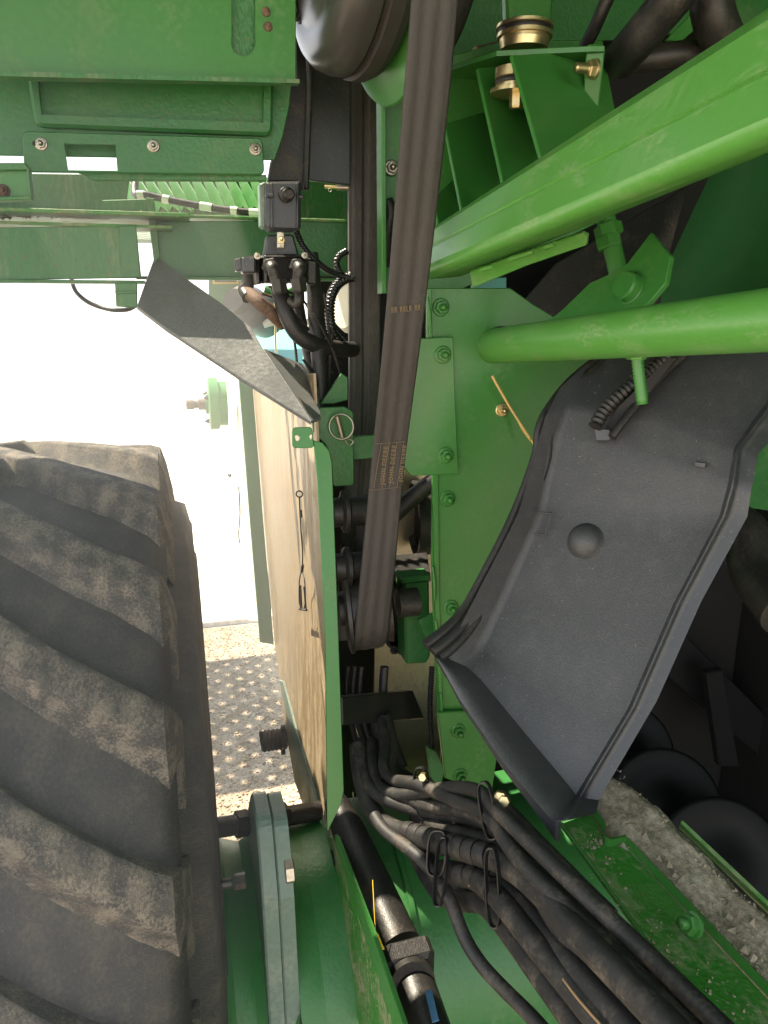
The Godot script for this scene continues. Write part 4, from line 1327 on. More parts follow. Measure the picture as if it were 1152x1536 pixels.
# ---------- green plate, gussets, beam ----------
func build_plate_and_beam() -> void:
	var pl := pz(1.1)
	var o := thing("side_plate", "large green steel side plate with a column of flange bolts", "plate", onp(pl, Vector2(690, 1180)))
	var ps := part_plate("plate_sheet", [641, 432, 766, 432, 800, 456, 905, 520, 930, 560, 880, 640, 830, 780, 760, 890, 700, 980, 720, 1070, 742, 1100, 736, 1180, 668, 1165, 657, 1080, 652, 960, 648, 840, 649, 716, 640, 600], pl, 0.006, M.green, o, 0.0015)
	part_plate("edge_strip", [641, 432, 648, 432, 651, 600, 658, 716, 660, 900, 665, 1070, 660, 1075, 654, 960, 649, 716, 640, 600], pz(1.094), 0.006, M.green, o, 0.0012)
	var cp := part_plate("cover_plate", [626, 508, 680, 505, 683, 600, 688, 711, 617, 714, 603, 698, 608, 600], pz(1.086), 0.005, M.green, o, 0.0012)
	var lp := part_plate("lower_plate", [657, 1069, 700, 1067, 730, 1090, 748, 1120, 738, 1190, 668, 1168], pz(1.088), 0.006, M.green, o, 0.0014)
	for p in [[661, 461, 1.1], [664, 532, 1.086], [668, 683, 1.086], [671, 748, 1.1], [676, 911, 1.1], [687, 1096, 1.088], [690, 1163, 1.088]]:
		bolt_on(p[0], p[1], pz(p[2]), 0.0135, M.green, ps if p[2] == 1.1 else (cp if p[2] == 1.086 else lp))
	bolt_on(753, 615, pl, 0.011, M.gold_plate, ps)
	var m := MB.new()
	for q in [[641, 445, 645, 500], [649, 850, 652, 900], [653, 930, 656, 965], [660, 1040, 662, 1066]]:
		tube(m, PackedVector3Array([onp(pz(1.091), Vector2(q[0], q[1])), onp(pz(1.09), Vector2((q[0] + q[2]) / 2.0 + 1, (q[1] + q[3]) / 2.0)), onp(pz(1.091), Vector2(q[2], q[3]))]), [0.002, 0.0036, 0.002], 8)
	obj("weld_bead", m, M.green, o)
	var straws := [[738, 564, 801, 666, "long yellow straw stuck across the plate beside the gold bolt"], [776, 627, 796, 660, "short yellow straw stub beside the long straw"]]
	for s in straws:
		m = MB.new()
		tube(m, PackedVector3Array([onp(pz(1.08), Vector2(s[0], s[1])), onp(pz(1.076), Vector2((s[0] + s[2]) / 2.0 - 2, (s[1] + s[3]) / 2.0)), onp(pz(1.06), Vector2(s[2], s[3]))]), 0.0021, 8)
		single("straw", m, M.straw, s[4], "straw", "straws caught on the side plate")
	# gusset wall above
	pl = pz(1.24)
	var g := thing("mount_bracket", "green welded mount bracket with gussets above the long beam", "bracket", onp(pl, Vector2(760, 330)))
	part_plate("back_plate", [636, 95, 760, 60, 905, 60, 905, 330, 640, 460], pl, 0.006, M.green, g)
	m = MB.new()
	slab(m, PackedVector3Array([D(676, 98, 1.13), D(745, 78, 1.05), D(890, 64, 1.02), D(907, 68, 1.02), D(907, 66, 1.24), D(700, 88, 1.24)]), Vector3(0, 1, 0.05), 0.007, 0.001)
	obj("top_flange", m, M.green, g)
	m = MB.new()
	slab(m, T([880, 66, 1.03, 908, 68, 1.03, 904, 110, 1.03, 893, 200, 1.05, 872, 215, 1.06, 876, 120, 1.04]), ray(890, 120) * -1, 0.008, 0.0015, 0.006)
	obj("right_flange", m, M.green, g)
	for q in [[768, 82, 0.985, 812, 236, 0.95, 900, 240, 1.10, 905, 74, 1.12], [717, 102, 1.06, 757, 282, 1.01, 840, 262, 1.19, 820, 90, 1.2], [667, 185, 1.12, 693, 314, 1.06, 770, 300, 1.22, 752, 160, 1.225], [650, 296, 1.14, 660, 350, 1.1, 705, 330, 1.23, 700, 250, 1.23]]:
		m = MB.new()
		var pts := T(q)
		var n := (pts[1] - pts[0]).cross(pts[3] - pts[0]).normalized()
		if n.dot(cam_t.origin - pts[0]) < 0:
			n = -n
		pts[2] -= n * n.dot(pts[2] - pts[0])
		slab(m, pts, n, 0.005, 0.0012)
		obj("gusset", m, M.green, g)
	# rubber isolator with plated washers
	var s := thing("isolator_mount", "gold plated washer stack with rubber rings on the mount bracket", "mount", D(780, 110, 1.1))
	var c := D(786, 68, 1.10)
	m = MB.new()
	lathe(m, c, Vector3(0, 1, 0), PackedVector2Array([Vector2(0, -0.006), Vector2(0.034, -0.006), Vector2(0.036, 0.004), Vector2(0.036, 0.008), Vector2(0.04, 0.009), Vector2(0.04, 0.014)]), 36)
	lathe(m, c, Vector3(0, 1, 0), PackedVector2Array([Vector2(0.037, 0.020), Vector2(0.041, 0.021), Vector2(0.041, 0.025), Vector2(0, 0.026)]), 36)
	obj("upper_washer", m, M.gold_plate, s)
	m = MB.new()
	lathe(m, c, Vector3(0, 1, 0), PackedVector2Array([Vector2(0.036, 0.012), Vector2(0.0385, 0.015), Vector2(0.0385, 0.02), Vector2(0.035, 0.022)]), 36, true)
	obj("rubber_ring", m, M.rubber, s)
	c = D(770, 119, 1.035)
	m = MB.new()
	lathe(m, c, Vector3(0, 1, 0), PackedVector2Array([Vector2(0, -0.018), Vector2(0.031, -0.018), Vector2(0.031, -0.013), Vector2(0.024, -0.011), Vector2(0.024, -0.007)]), 32)
	lathe(m, c, Vector3(0, 1, 0), PackedVector2Array([Vector2(0.023, 0.0), Vector2(0.025, 0.001), Vector2(0.025, 0.013), Vector2(0, 0.013)]), 32)
	obj("lower_washer", m, M.gold_plate, s)
	m = MB.new()
	lathe(m, c, Vector3(0, 1, 0), PackedVector2Array([Vector2(0.022, -0.009), Vector2(0.0255, -0.006), Vector2(0.0255, -0.002), Vector2(0.022, 0.001)]), 32, true)
	obj("rubber_ring", m, M.rubber, s)
	m = MB.new()
	hexa(m, c + Vector3(0.006, -0.018, 0), Vector3(0, -1, 0), 0.010, 0.018)
	obj("bolt_head", m, M.gold_plate, s)
	m = MB.new()
	plate(m, L([757, -60, 833, -60, 828, 43, 761, 43]), pz(1.2), 0.015, 0.004)
	single("upper_post", m, M.green, "bright green post standing on the gold washer stack", "post")
	# horizontal bolt in the flange
	var hb := D(893, 104, 1.0)
	var nx := (D(860, 101, 0.99) - hb).normalized()
	var st := thing("stud_bolt", "plated stud and nut pointing left from the mount bracket flange", "bolt", hb)
	m = MB.new()
	lathe(m, hb, nx, PackedVector2Array([Vector2(0, 0), Vector2(0.0125, 0), Vector2(0.0125, 0.003), Vector2(0.01, 0.004)]), 20)
	hexa(m, hb + nx * 0.003, nx, 0.0115, 0.009)
	obj("flange_nut", m, M.gold_plate, st)
	m = MB.new()
	thread(m, hb + nx * 0.012, nx, 0.0066, 0.018)
	obj("thread", m, M.gold_plate, st)
	# hoses at the top right
	m = MB.new()
	tube(m, T([1060, -60, 0.95, 1020, -15, 0.97, 990, 20, 1.0, 955, 62, 1.04, 930, 90, 1.1]), 0.0255, 18)
	single("top_hose", m, M.rubber, "fat scuffed black hose bending down at the top right", "hose", "black pipes at the top right")
	m = MB.new()
	tube(m, T([930, -40, 1.05, 905, 12, 1.07, 893, 40, 1.09, 878, 70, 1.12]), 0.0095, 12)
	single("top_hose", m, M.rubber, "thin black hose left of the fat one at the top right", "hose", "black pipes at the top right")
	m = MB.new()
	tube(m, T([1072, -40, 1.05, 1068, 10, 1.05, 1085, 60, 1.08, 1120, 120, 1.15]), 0.029, 18)
	single("top_hose", m, M.dark_metal, "dark upright pipe right of the fat hose", "pipe", "black pipes at the top right")
	m = MB.new()
	tube(m, T([935, 92, 1.12, 1000, 84, 1.11, 1075, 75, 1.12]), 0.018, 16)
	single("top_hose", m, M.dark_metal, "short level pipe under the fat hose at the top right", "pipe", "black pipes at the top right")
	m = MB.new()
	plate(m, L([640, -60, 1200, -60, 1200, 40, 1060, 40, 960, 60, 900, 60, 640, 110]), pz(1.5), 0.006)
	single("upper_wall", m, M.green_old_shade, "green wall darkened for shade behind the pipes at the top right", "wall")  # darker green puts the shade into the wall colour
	m = MB.new()
	plate(m, L([715, 68, 760, 58, 760, 100, 712, 104]), pz(1.42), 0.04, 0.004)
	single("rusty_block", m, M.rust, "rusty brown block in the shade left of the washer stack", "block")
	m = MB.new()
	plate(m, L([1000, 60, 1045, 12, 1060, 30, 1022, 62]), pz(1.3), 0.006)
	single("green_strip", m, M.green, "green strip showing between two black pipes at the top right", "strip")
	# the long beam
	var b := thing("long_beam", "long light green folded steel beam rising to the right", "beam", D(700, 400, 1.0))
	var sl := T([656, 337, 1.06, 654, 340, 1.045, 652, 344, 1.036, 648, 366, 1.028, 647.5, 369, 1.031, 647, 372, 1.028, 643, 396, 1.02, 641, 404, 1.021, 640, 411, 1.028, 641, 416, 1.04, 645, 419, 1.055, 690, 415, 1.14, 690, 330, 1.14])
	var sr := T([1290, -76, 0.50, 1290, -70, 0.475, 1290, -58, 0.455, 1290, 30, 0.437, 1290, 35, 0.4395, 1290, 40, 0.437, 1290, 116, 0.424, 1290, 134, 0.426, 1290, 152, 0.433, 1290, 166, 0.446, 1290, 174, 0.465, 1300, 170, 0.57, 1300, -90, 0.57])
	m = MB.new()
	var secs: Array = []
	for i in 13:
		var ring := PackedVector3Array()
		for k in sl.size():
			ring.append(sl[k].lerp(sr[k], i / 12.0))
		secs.append(ring)
	loft(m, secs, -1, true, [1, 1, 2, 3, 4, 5, 6, 6, 6, 6, 7, 8, 9])
	obj("beam_shell", m, M.green_beam, b)
	m = MB.new()
	plate(m, L([704, 408, 786, 378, 872, 350, 880, 354, 878, 369, 790, 399, 708, 433]), p3(D(704, 408, 1.02), D(880, 350, 0.87), D(790, 420, 0.97)), 0.006, 0.0015, 0.0)
	obj("welded_tab", m, M.green_beam, b)
	for q in [[724, 410, 740, 405], [764, 395, 800, 383], [818, 377, 832, 372]]:
		m = MB.new()
		tube(m, PackedVector3Array([D(q[0], q[1] - 6, 0.985 - (q[0] - 704) * 0.00085), D(q[2], q[3] - 6, 0.985 - (q[2] - 704) * 0.00085)]), 0.0034, 8, 1)
		obj("weld_bead", m, M.green_beam, b)
	m = MB.new()
	var hp := D(735, 349, 0.905)
	plate(m, ring_px(735.5, 349, 2.6, 6.5, 16), Plane(sl[4] + Vector3(0, 0, 0.0006), sr[4] + Vector3(0, 0, 0.0006), sl[3] + Vector3(0, 0, 0.0006)), 0.002, 0.0002)
	obj("hole", m, M.black, b)
	# beyond
	m = MB.new()
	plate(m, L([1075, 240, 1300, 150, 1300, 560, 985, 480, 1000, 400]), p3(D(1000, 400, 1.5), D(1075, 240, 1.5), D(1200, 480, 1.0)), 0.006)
	single("shaded_wall", m, M.green_old_shade, "green wall between beam and tube at the right, darkened for shade", "wall")  # shade put into the colour by the darker green
	m = MB.new()
	plate(m, L([770, 470, 835, 395, 1030, 280, 1000, 400, 985, 560, 850, 560]), pz(1.45), 0.006)
	single("rubber_sheet", m, M.rubber, "black rubber sheet hanging in the gap under the long beam", "rubber sheet")
	m = MB.new()
	plate(m, L([708, 418, 760, 416, 760, 440, 708, 440]), pz(1.3), 0.006)
	single("teal_gap_plate", m, M.teal, "small teal plate standing for the sunlit gap under the beam's left end", "tab")  # plate added for the sunlit outside seen through the gap
func hole(m: MB, sl: PackedVector3Array, sr: PackedVector3Array, px: float, py: float) -> void:
	var pl := Plane(sl[0], sr[0], sl[1])
	var n := pl.normal
	var at := onp(pl, Vector2(px, py))
	if n.dot(cam_t.origin - at) < 0:
		n = -n
	lathe(m, at + n * 0.0006, n, PackedVector2Array([Vector2(0.0032, -0.01), Vector2(0.0032, 0.0), Vector2(0, 0)]), 20)

func build_tube() -> void:
	var o := thing("cross_tube", "light green round steel tube running right out of the side plate", "tube", D(900, 530, 0.97))
	var a := D(742, 519, 1.155)
	var b := D(1240, 472, 0.575)
	a = a + (a - b).normalized() * 0.06
	var m := MB.new()
	tube(m, PackedVector3Array([a, b]), 0.0262, 40, 1)
	obj("tube_shell", m, M.green_beam, o)
	# oval cut in the plate shows as a dark rim
	m = MB.new()
	plate(m, ring_px(753, 516.5, 24.5, 27.5, 32), pz(1.0975), 0.002, 0.0003)
	obj("cut_rim", m, M.black, o)
	var br := p3(D(808, 495, 1.07), D(985, 360, 0.92), D(960, 470, 0.92))
	part_plate("pivot_plate", [800, 500, 845, 462, 884, 424, 915, 410, 940, 395, 976, 348, 1006, 384, 998, 425, 975, 452, 950, 474, 900, 492, 850, 500], br, 0.007, M.green, o, 0.0015)
	m = MB.new()
	var n := br.normal
	var at := onp(br, Vector2(946, 433))
	if n.dot(cam_t.origin - at) < 0:
		n = -n
	lathe(m, at, n, PackedVector2Array([Vector2(0.0195, -0.002), Vector2(0.0195, 0.001), Vector2(0.018, 0.002), Vector2(0.018, 0.013), Vector2(0.016, 0.0155), Vector2(0, 0.0155)]), 32)
	obj("pivot_boss", m, M.green, o)
	m = MB.new()
	slab(m, T([808, 492, 1.03, 836, 488, 1.02, 846, 498, 1.01, 834, 502, 1.01, 826, 501, 1.01]), -ray(820, 495), 0.012, 0.002, 0.003)
	obj("folded_tab", m, M.green_beam, o)
	m = MB.new()
	var q := D(955, 534, 0.86)
	hexa(m, D(955, 526, 0.86), Vector3(0, -1, 0), 0.0115, 0.010)
	obj("welded_nut", m, M.green_beam, o)
	var r := thing("threaded_rod", "green threaded rod hanging from the tube into the black shield", "rod", D(962, 600, 0.86))
	m = MB.new()
	var p0 := D(955, 532, 0.86)
	var p1 := D(964, 606, 0.87)
	thread(m, p0, p1 - p0, 0.0072, p0.distance_to(p1), 0.0042)
	obj("rod", m, M.green, r)
	var e := thing("adjuster_stud", "green adjuster stud with two hex nuts under the long beam", "stud", D(925, 405, 1.0))
	var d0 := D(908, 325, 1.02)
	var d1 := D(930, 420, 1.02)
	var ax := (d1 - d0).normalized()
	m = MB.new()
	tube(m, PackedVector3Array([d0, d1]), 0.0125, 20, 1)
	obj("stud", m, M.green, e)
	for k in 2:
		m = MB.new()
		hexa(m, D(911, 338 + 18 * k, 1.018), ax, 0.0185 - 0.001 * k, 0.0155, 0.5 * k)
		obj("hex_nut", m, M.green, e)

# ---------- black shield ----------
func build_shield() -> void:
	# control net: rows run down, columns run from the seal on the left to the rim on the right; px, py, depth
	var net := [
		[880, 545, 1.06, 915, 530, 1.07, 960, 500, 1.06, 1080, 470, 1.02, 1190, 462, 0.97, 1255, 464, 0.95, 1263, 466, 0.935, 1273, 468, 0.945, 1312, 478, 0.94],
		[840, 582, 1.03, 880, 566, 1.045, 920, 556, 1.04, 1030, 540, 0.98, 1130, 550, 0.93, 1182, 558, 0.91, 1190, 560, 0.895, 1199, 562, 0.905, 1238, 572, 0.90],
		[818, 625, 1.00, 852, 612, 1.02, 880, 612, 1.01, 985, 628, 0.955, 1075, 662, 0.905, 1101, 672, 0.89, 1107, 673, 0.875, 1113, 675, 0.885, 1138, 680, 0.88],
		[806, 665, 1.0, 838, 650, 1.02, 866, 660, 1.008, 968, 688, 0.95, 1064, 716, 0.90, 1092, 726, 0.885, 1099, 728, 0.87, 1106, 730, 0.88, 1127, 736, 0.875],
		[778, 770, 0.99, 812, 768, 1.02, 842, 772, 1.005, 945, 778, 0.955, 1052, 776, 0.905, 1079, 774, 0.89, 1086, 773, 0.875, 1094, 773, 0.885, 1121, 775, 0.88],
		[716, 890, 0.985, 758, 892, 1.015, 790, 896, 1.0, 885, 905, 0.955, 982, 908, 0.91, 1010, 906, 0.897, 1017, 905, 0.883, 1025, 904, 0.893, 1052, 902, 0.885],
		[680, 960, 0.98, 720, 975, 1.005, 745, 985, 0.99, 832, 1035, 0.945, 920, 1060, 0.905, 942, 1062, 0.895, 949, 1062, 0.881, 956, 1062, 0.891, 985, 1052, 0.883],
		[666, 985, 0.98, 700, 1000, 0.99, 722, 1020, 0.98, 792, 1105, 0.935, 848, 1172, 0.905, 864, 1192, 0.897, 869, 1196, 0.885, 875, 1197, 0.893, 898, 1200, 0.885],
	]
	var rows: Array = []
	var R := net.size()
	var C := 9
	var pts: Array = []
	for r in net:
		pts.append(T(r))
	var sub := 5
	for i in R - 1:
		for k in sub:
			var f := float(k) / sub
			var row := PackedVector3Array()
			for j in C:
				row.append((pts[i][j] as Vector3).cubic_interpolate(pts[i + 1][j], pts[maxi(i - 1, 0)][j], pts[mini(i + 2, R - 1)][j], f).lerp((pts[i][j] as Vector3).lerp(pts[i + 1][j], f), 1.0))
			rows.append(row)
	rows.append(pts[R - 1])
	var fine: Array = []
	for row: PackedVector3Array in rows:
		var q := PackedVector3Array()
		for j in C - 1:
			var s := 4 if j < 4 else 3
			for k in s:
				q.append(row[j].cubic_interpolate(row[j + 1], row[maxi(j - 1, 0)], row[mini(j + 2, C - 1)], float(k) / s) if j == 3 else row[j].lerp(row[j + 1], float(k) / s))
		q.append(row[C - 1])
		fine.append(q)
	var o := thing("black_shield", "large grained black plastic shield with a raised rim, below the tube", "shield", D(840, 1265, 0.86))
	var m := MB.new()
	var out := -ray(900, 850)
	var rim_at: int = fine[0].size() - 10
	var body: Array = []
	var rim: Array = []
	for q: PackedVector3Array in fine:
		body.append(q.slice(0, rim_at + 1))
		rim.append(q.slice(rim_at))
	grid(m, body, out, 0.004)
	obj("shield_sheet", m, M.plastic, o)
	m = MB.new()
	grid(m, rim, out, 0.005, 5)
	obj("raised_rim", m, M.plastic_rim, o)
	# bottom lip, folded forward and down
	var top: PackedVector3Array = fine[fine.size() - 1]
	var lip: Array = []
	var tgt := T([652, 985, 0.965, 672, 1018, 0.95, 690, 1050, 0.94, 752, 1140, 0.885, 806, 1205, 0.85, 826, 1228, 0.84, 833, 1232, 0.835, 842, 1232, 0.835, 884, 1219, 0.85])
	var tg := PackedVector3Array()
	for j in C - 1:
		var s := 4 if j < 4 else 3
		for k in s:
			tg.append(tgt[j].lerp(tgt[j + 1], float(k) / s))
	tg.append(tgt[C - 1])
	for k in 5:
		var f := k / 4.0
		var row := PackedVector3Array()
		for j in top.size():
			row.append(top[j].lerp(tg[j], f) + (cam_t.basis.z * 0.9 - cam_t.basis.x * 0.1) * [0.0, 0.009, 0.018, 0.015, 0.0][k])
		lip.append(row)
	m = MB.new()
	grid(m, lip, out, 0.004, 1)
	obj("bottom_lip", m, M.plastic, o)
	# hanging flange under the lip
	var low: Array = [tg.slice(0, rim_at + 6)]
	var fl := PackedVector3Array()
	for j in (rim_at + 6):
		var f: float = float(j) / (rim_at + 5)
		fl.append(tg[j] + Vector3(0.002, -0.006 - 0.024 * f * f, -0.004))
	low.append(fl)
	m = MB.new()
	grid(m, low, out + Vector3(-1, 0, 0), 0.004, 1)
	obj("hanging_flange", m, M.plastic_rim, o)
	# round dimple
	m = MB.new()
	var net_pl := Plane(D(842, 772, 1.005), D(1052, 776, 0.905), D(885, 905, 0.955))
	var c := onp(net_pl, Vector2(877, 812))
	var n := net_pl.normal
	if n.dot(cam_t.origin - c) < 0:
		n = -n
	var prof := PackedVector2Array()
	for i in 9:
		var a := PI / 2 * i / 8
		prof.append(Vector2(0.023 * cos(a) + (0.004 if i == 0 else 0.0), -0.003 + 0.021 * sin(a)))
	lathe(m, c, n, prof, 32, true)
	obj("round_boss", m, M.plastic, o)
	# chaff lying on the sheet
	var ch := MB.new()
	for i in 110:
		var row: PackedVector3Array = fine[rng.randi_range(4, fine.size() - 2)]
		var j := rng.randi_range(5, 15)
		var p := row[j].lerp(row[j + 1], rng.randf()) - out * -0.0
		var d := Vector3(rng.randfn(), rng.randfn(), rng.randfn()).normalized() * (0.0006 + 0.0022 * pow(rng.randf(), 3.0))
		p += out.normalized() * 0.0006
		lump(ch, p, rng.randf_range(0.0005, 0.0009))
		if i % 4 == 0:
			tube(ch, PackedVector3Array([p - d, p + d]), 0.0004, 4, 1)
	var chaff := single("chaff", ch, M.chaff, "pale flecks of chaff scattered over the black shield", "chaff")
	chaff.set_meta("kind", "stuff")
	# small clip under the conduit
	m = MB.new()
	slab(m, T([889, 640, 0.97, 917, 643, 0.955, 917, 662, 0.955, 893, 663, 0.97]), -ray(900, 650), 0.012, 0.002, 0.003)
	obj("conduit_clip", m, M.plastic_rim, o)
	m = MB.new()
	slab(m, T([1042, 692, 0.905, 1060, 694, 0.897, 1058, 702, 0.897, 1042, 700, 0.905]), -ray(1050, 697), 0.006, 0.001)
	obj("moulded_tab", m, M.plastic, o)
	m = MB.new()
	for q in [[806, 768, 828, 770], [826, 770, 818, 802], [818, 802, 800, 800]]:
		tube(m, PackedVector3Array([D(q[0], q[1], 1.0), D(q[2], q[3], 1.0)]), 0.0012, 6, 1)
	obj("moulded_mark", m, M.plastic_rim, o)
	# slot beside the conduit
	m = MB.new()
	slab(m, T([908, 640, 0.974, 926, 612, 0.977, 1000, 540, 1.0, 1012, 540, 0.99, 938, 634, 0.965, 920, 652, 0.96]), -ray(950, 600), 0.003, 0.0005)
	obj("slot", m, M.black, o)
	m = MB.new()
	tube(m, T([918, 656, 0.955, 938, 628, 0.957, 985, 572, 0.97, 1030, 528, 0.985, 1060, 500, 1.0]), 0.0052, 10)
	obj("slot_lip", m, M.rubber, o)
	m = MB.new()
	tube(m, T([893, 640, 0.962, 905, 618, 0.966, 930, 592, 0.97, 975, 556, 0.98, 1010, 525, 0.99, 1040, 495, 1.0]), 0.0078, 12, 6, 0.0014, 0.0072)
	single("split_conduit", m, M.rubber, "dirty corrugated conduit lying in the slot of the black shield", "conduit")
	# seal along the shield's left edge
	var s := thing("rubber_seal", "grooved black rubber seal along the left edge of the shield", "seal", D(650, 980, 1.0))
	for k in 3:
		m = MB.new()
		var path := T([900, 535, 1.07, 855, 572, 1.05, 822, 614, 1.025, 808, 645, 1.02, 802, 688, 1.02, 768, 778, 1.02, 716, 880, 1.01, 692, 920, 1.0, 664, 948, 0.985, 638, 968, 0.975])
		for i in path.size():
			var sp := 0.0085 + 0.0035 * smoothstep(5.0, 9.0, float(i))
			path[i] += cam_t.basis * (Vector3(0.85, -0.5, 0.06).lerp(Vector3(0.75, -0.65, 0.1), i / 9.0) * sp * k) + cam_t.basis.z * (0.004 if k == 1 else 0.0)
		tube(m, path, [0.006, 0.006, 0.0065, 0.0075], 10)
		obj("seal_bead", m, M.rubber, s)

func build_interior() -> void:
	# hollow behind the shield, walls coloured black to stand for its shade
	var o := thing("feeder_hollow", "hollow of the machine behind the shield, shade painted as black walls", "housing", D(1080, 1200, 1.4))
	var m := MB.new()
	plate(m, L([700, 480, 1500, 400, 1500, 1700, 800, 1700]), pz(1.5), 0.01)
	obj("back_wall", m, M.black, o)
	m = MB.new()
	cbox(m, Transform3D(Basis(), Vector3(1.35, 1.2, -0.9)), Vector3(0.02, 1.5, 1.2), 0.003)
	obj("right_side", m, M.black, o)  # black side added to keep the hollow dark
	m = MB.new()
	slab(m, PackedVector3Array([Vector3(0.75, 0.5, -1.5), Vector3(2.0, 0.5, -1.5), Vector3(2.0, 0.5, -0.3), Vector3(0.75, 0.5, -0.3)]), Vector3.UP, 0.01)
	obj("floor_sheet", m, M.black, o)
	# dark discs
	var spots := [[1000, 1215, 1.12, 0.088], [1085, 1310, 1.03, 0.098], [940, 1130, 1.22, 0.08]]
	var lab := ["glossy dark dished disc just below the shield, the middle of three", "glossy dark dished disc lowest in the hollow", "dark dished disc mostly hidden behind the shield rim"]
	for i in 3:
		var c := D(spots[i][0], spots[i][1], spots[i][2])
		m = MB.new()
		var r: float = spots[i][3]
		lathe(m, c, Vector3(-0.12, 0.45, 0.75), PackedVector2Array([Vector2(r, -0.006), Vector2(r, 0.0), Vector2(r * 0.94, 0.002), Vector2(r * 0.7, -0.004), Vector2(r * 0.4, -0.006), Vector2(r * 0.25, 0.004), Vector2(0, 0.006)]), 56, true)
		single("dished_disc", m, M.disc_black, lab[i], "disc", "dished discs in the hollow")
	for q in [[[1000, 925, 1152, 1075, 1190, 1180, 985, 1000], 1.38, "dark diagonal guide plate inside the hollow"], [[1060, 1010, 1085, 1005, 1110, 1150, 1080, 1150], 1.3, "dark upright bracket inside the hollow above the discs"]]:
		m = MB.new()
		plate(m, L(q[0]), pz(q[1]), 0.02, 0.003)
		single("inner_plate", m, M.gloss_black, q[2], "plate")
	m = MB.new()
	var path := T([1080, 760, 1.1, 1120, 800, 1.08, 1130, 860, 1.05, 1180, 920, 0.98])
	tube(m, path, [0.02, 0.032, 0.03, 0.035], 18)
	single("dusty_casting", m, M.dark_metal, "dusty casting, darkened for shade, behind the shield's right rim", "casting")  # dark metal colour stands for the shade it sits in
	m = MB.new()
	plate(m, L([1080, 838, 1200, 870, 1250, 1000, 1152, 950]), p3(D(1080, 838, 1.15), D(1200, 870, 1.0), D(1152, 950, 1.0)), 0.008)
	single("dark_guard", m, M.dark_metal, "dark dusty guard sheet in the hollow right of the rim", "sheet")
	m = MB.new()
	plate(m, L([1130, 640, 1250, 560, 1250, 780, 1110, 760]), pz(1.05), 0.006)
	single("shaded_green_sheet", m, M.green_old_shade, "sliver of shaded green sheet at the right edge beside the shield", "sheet")

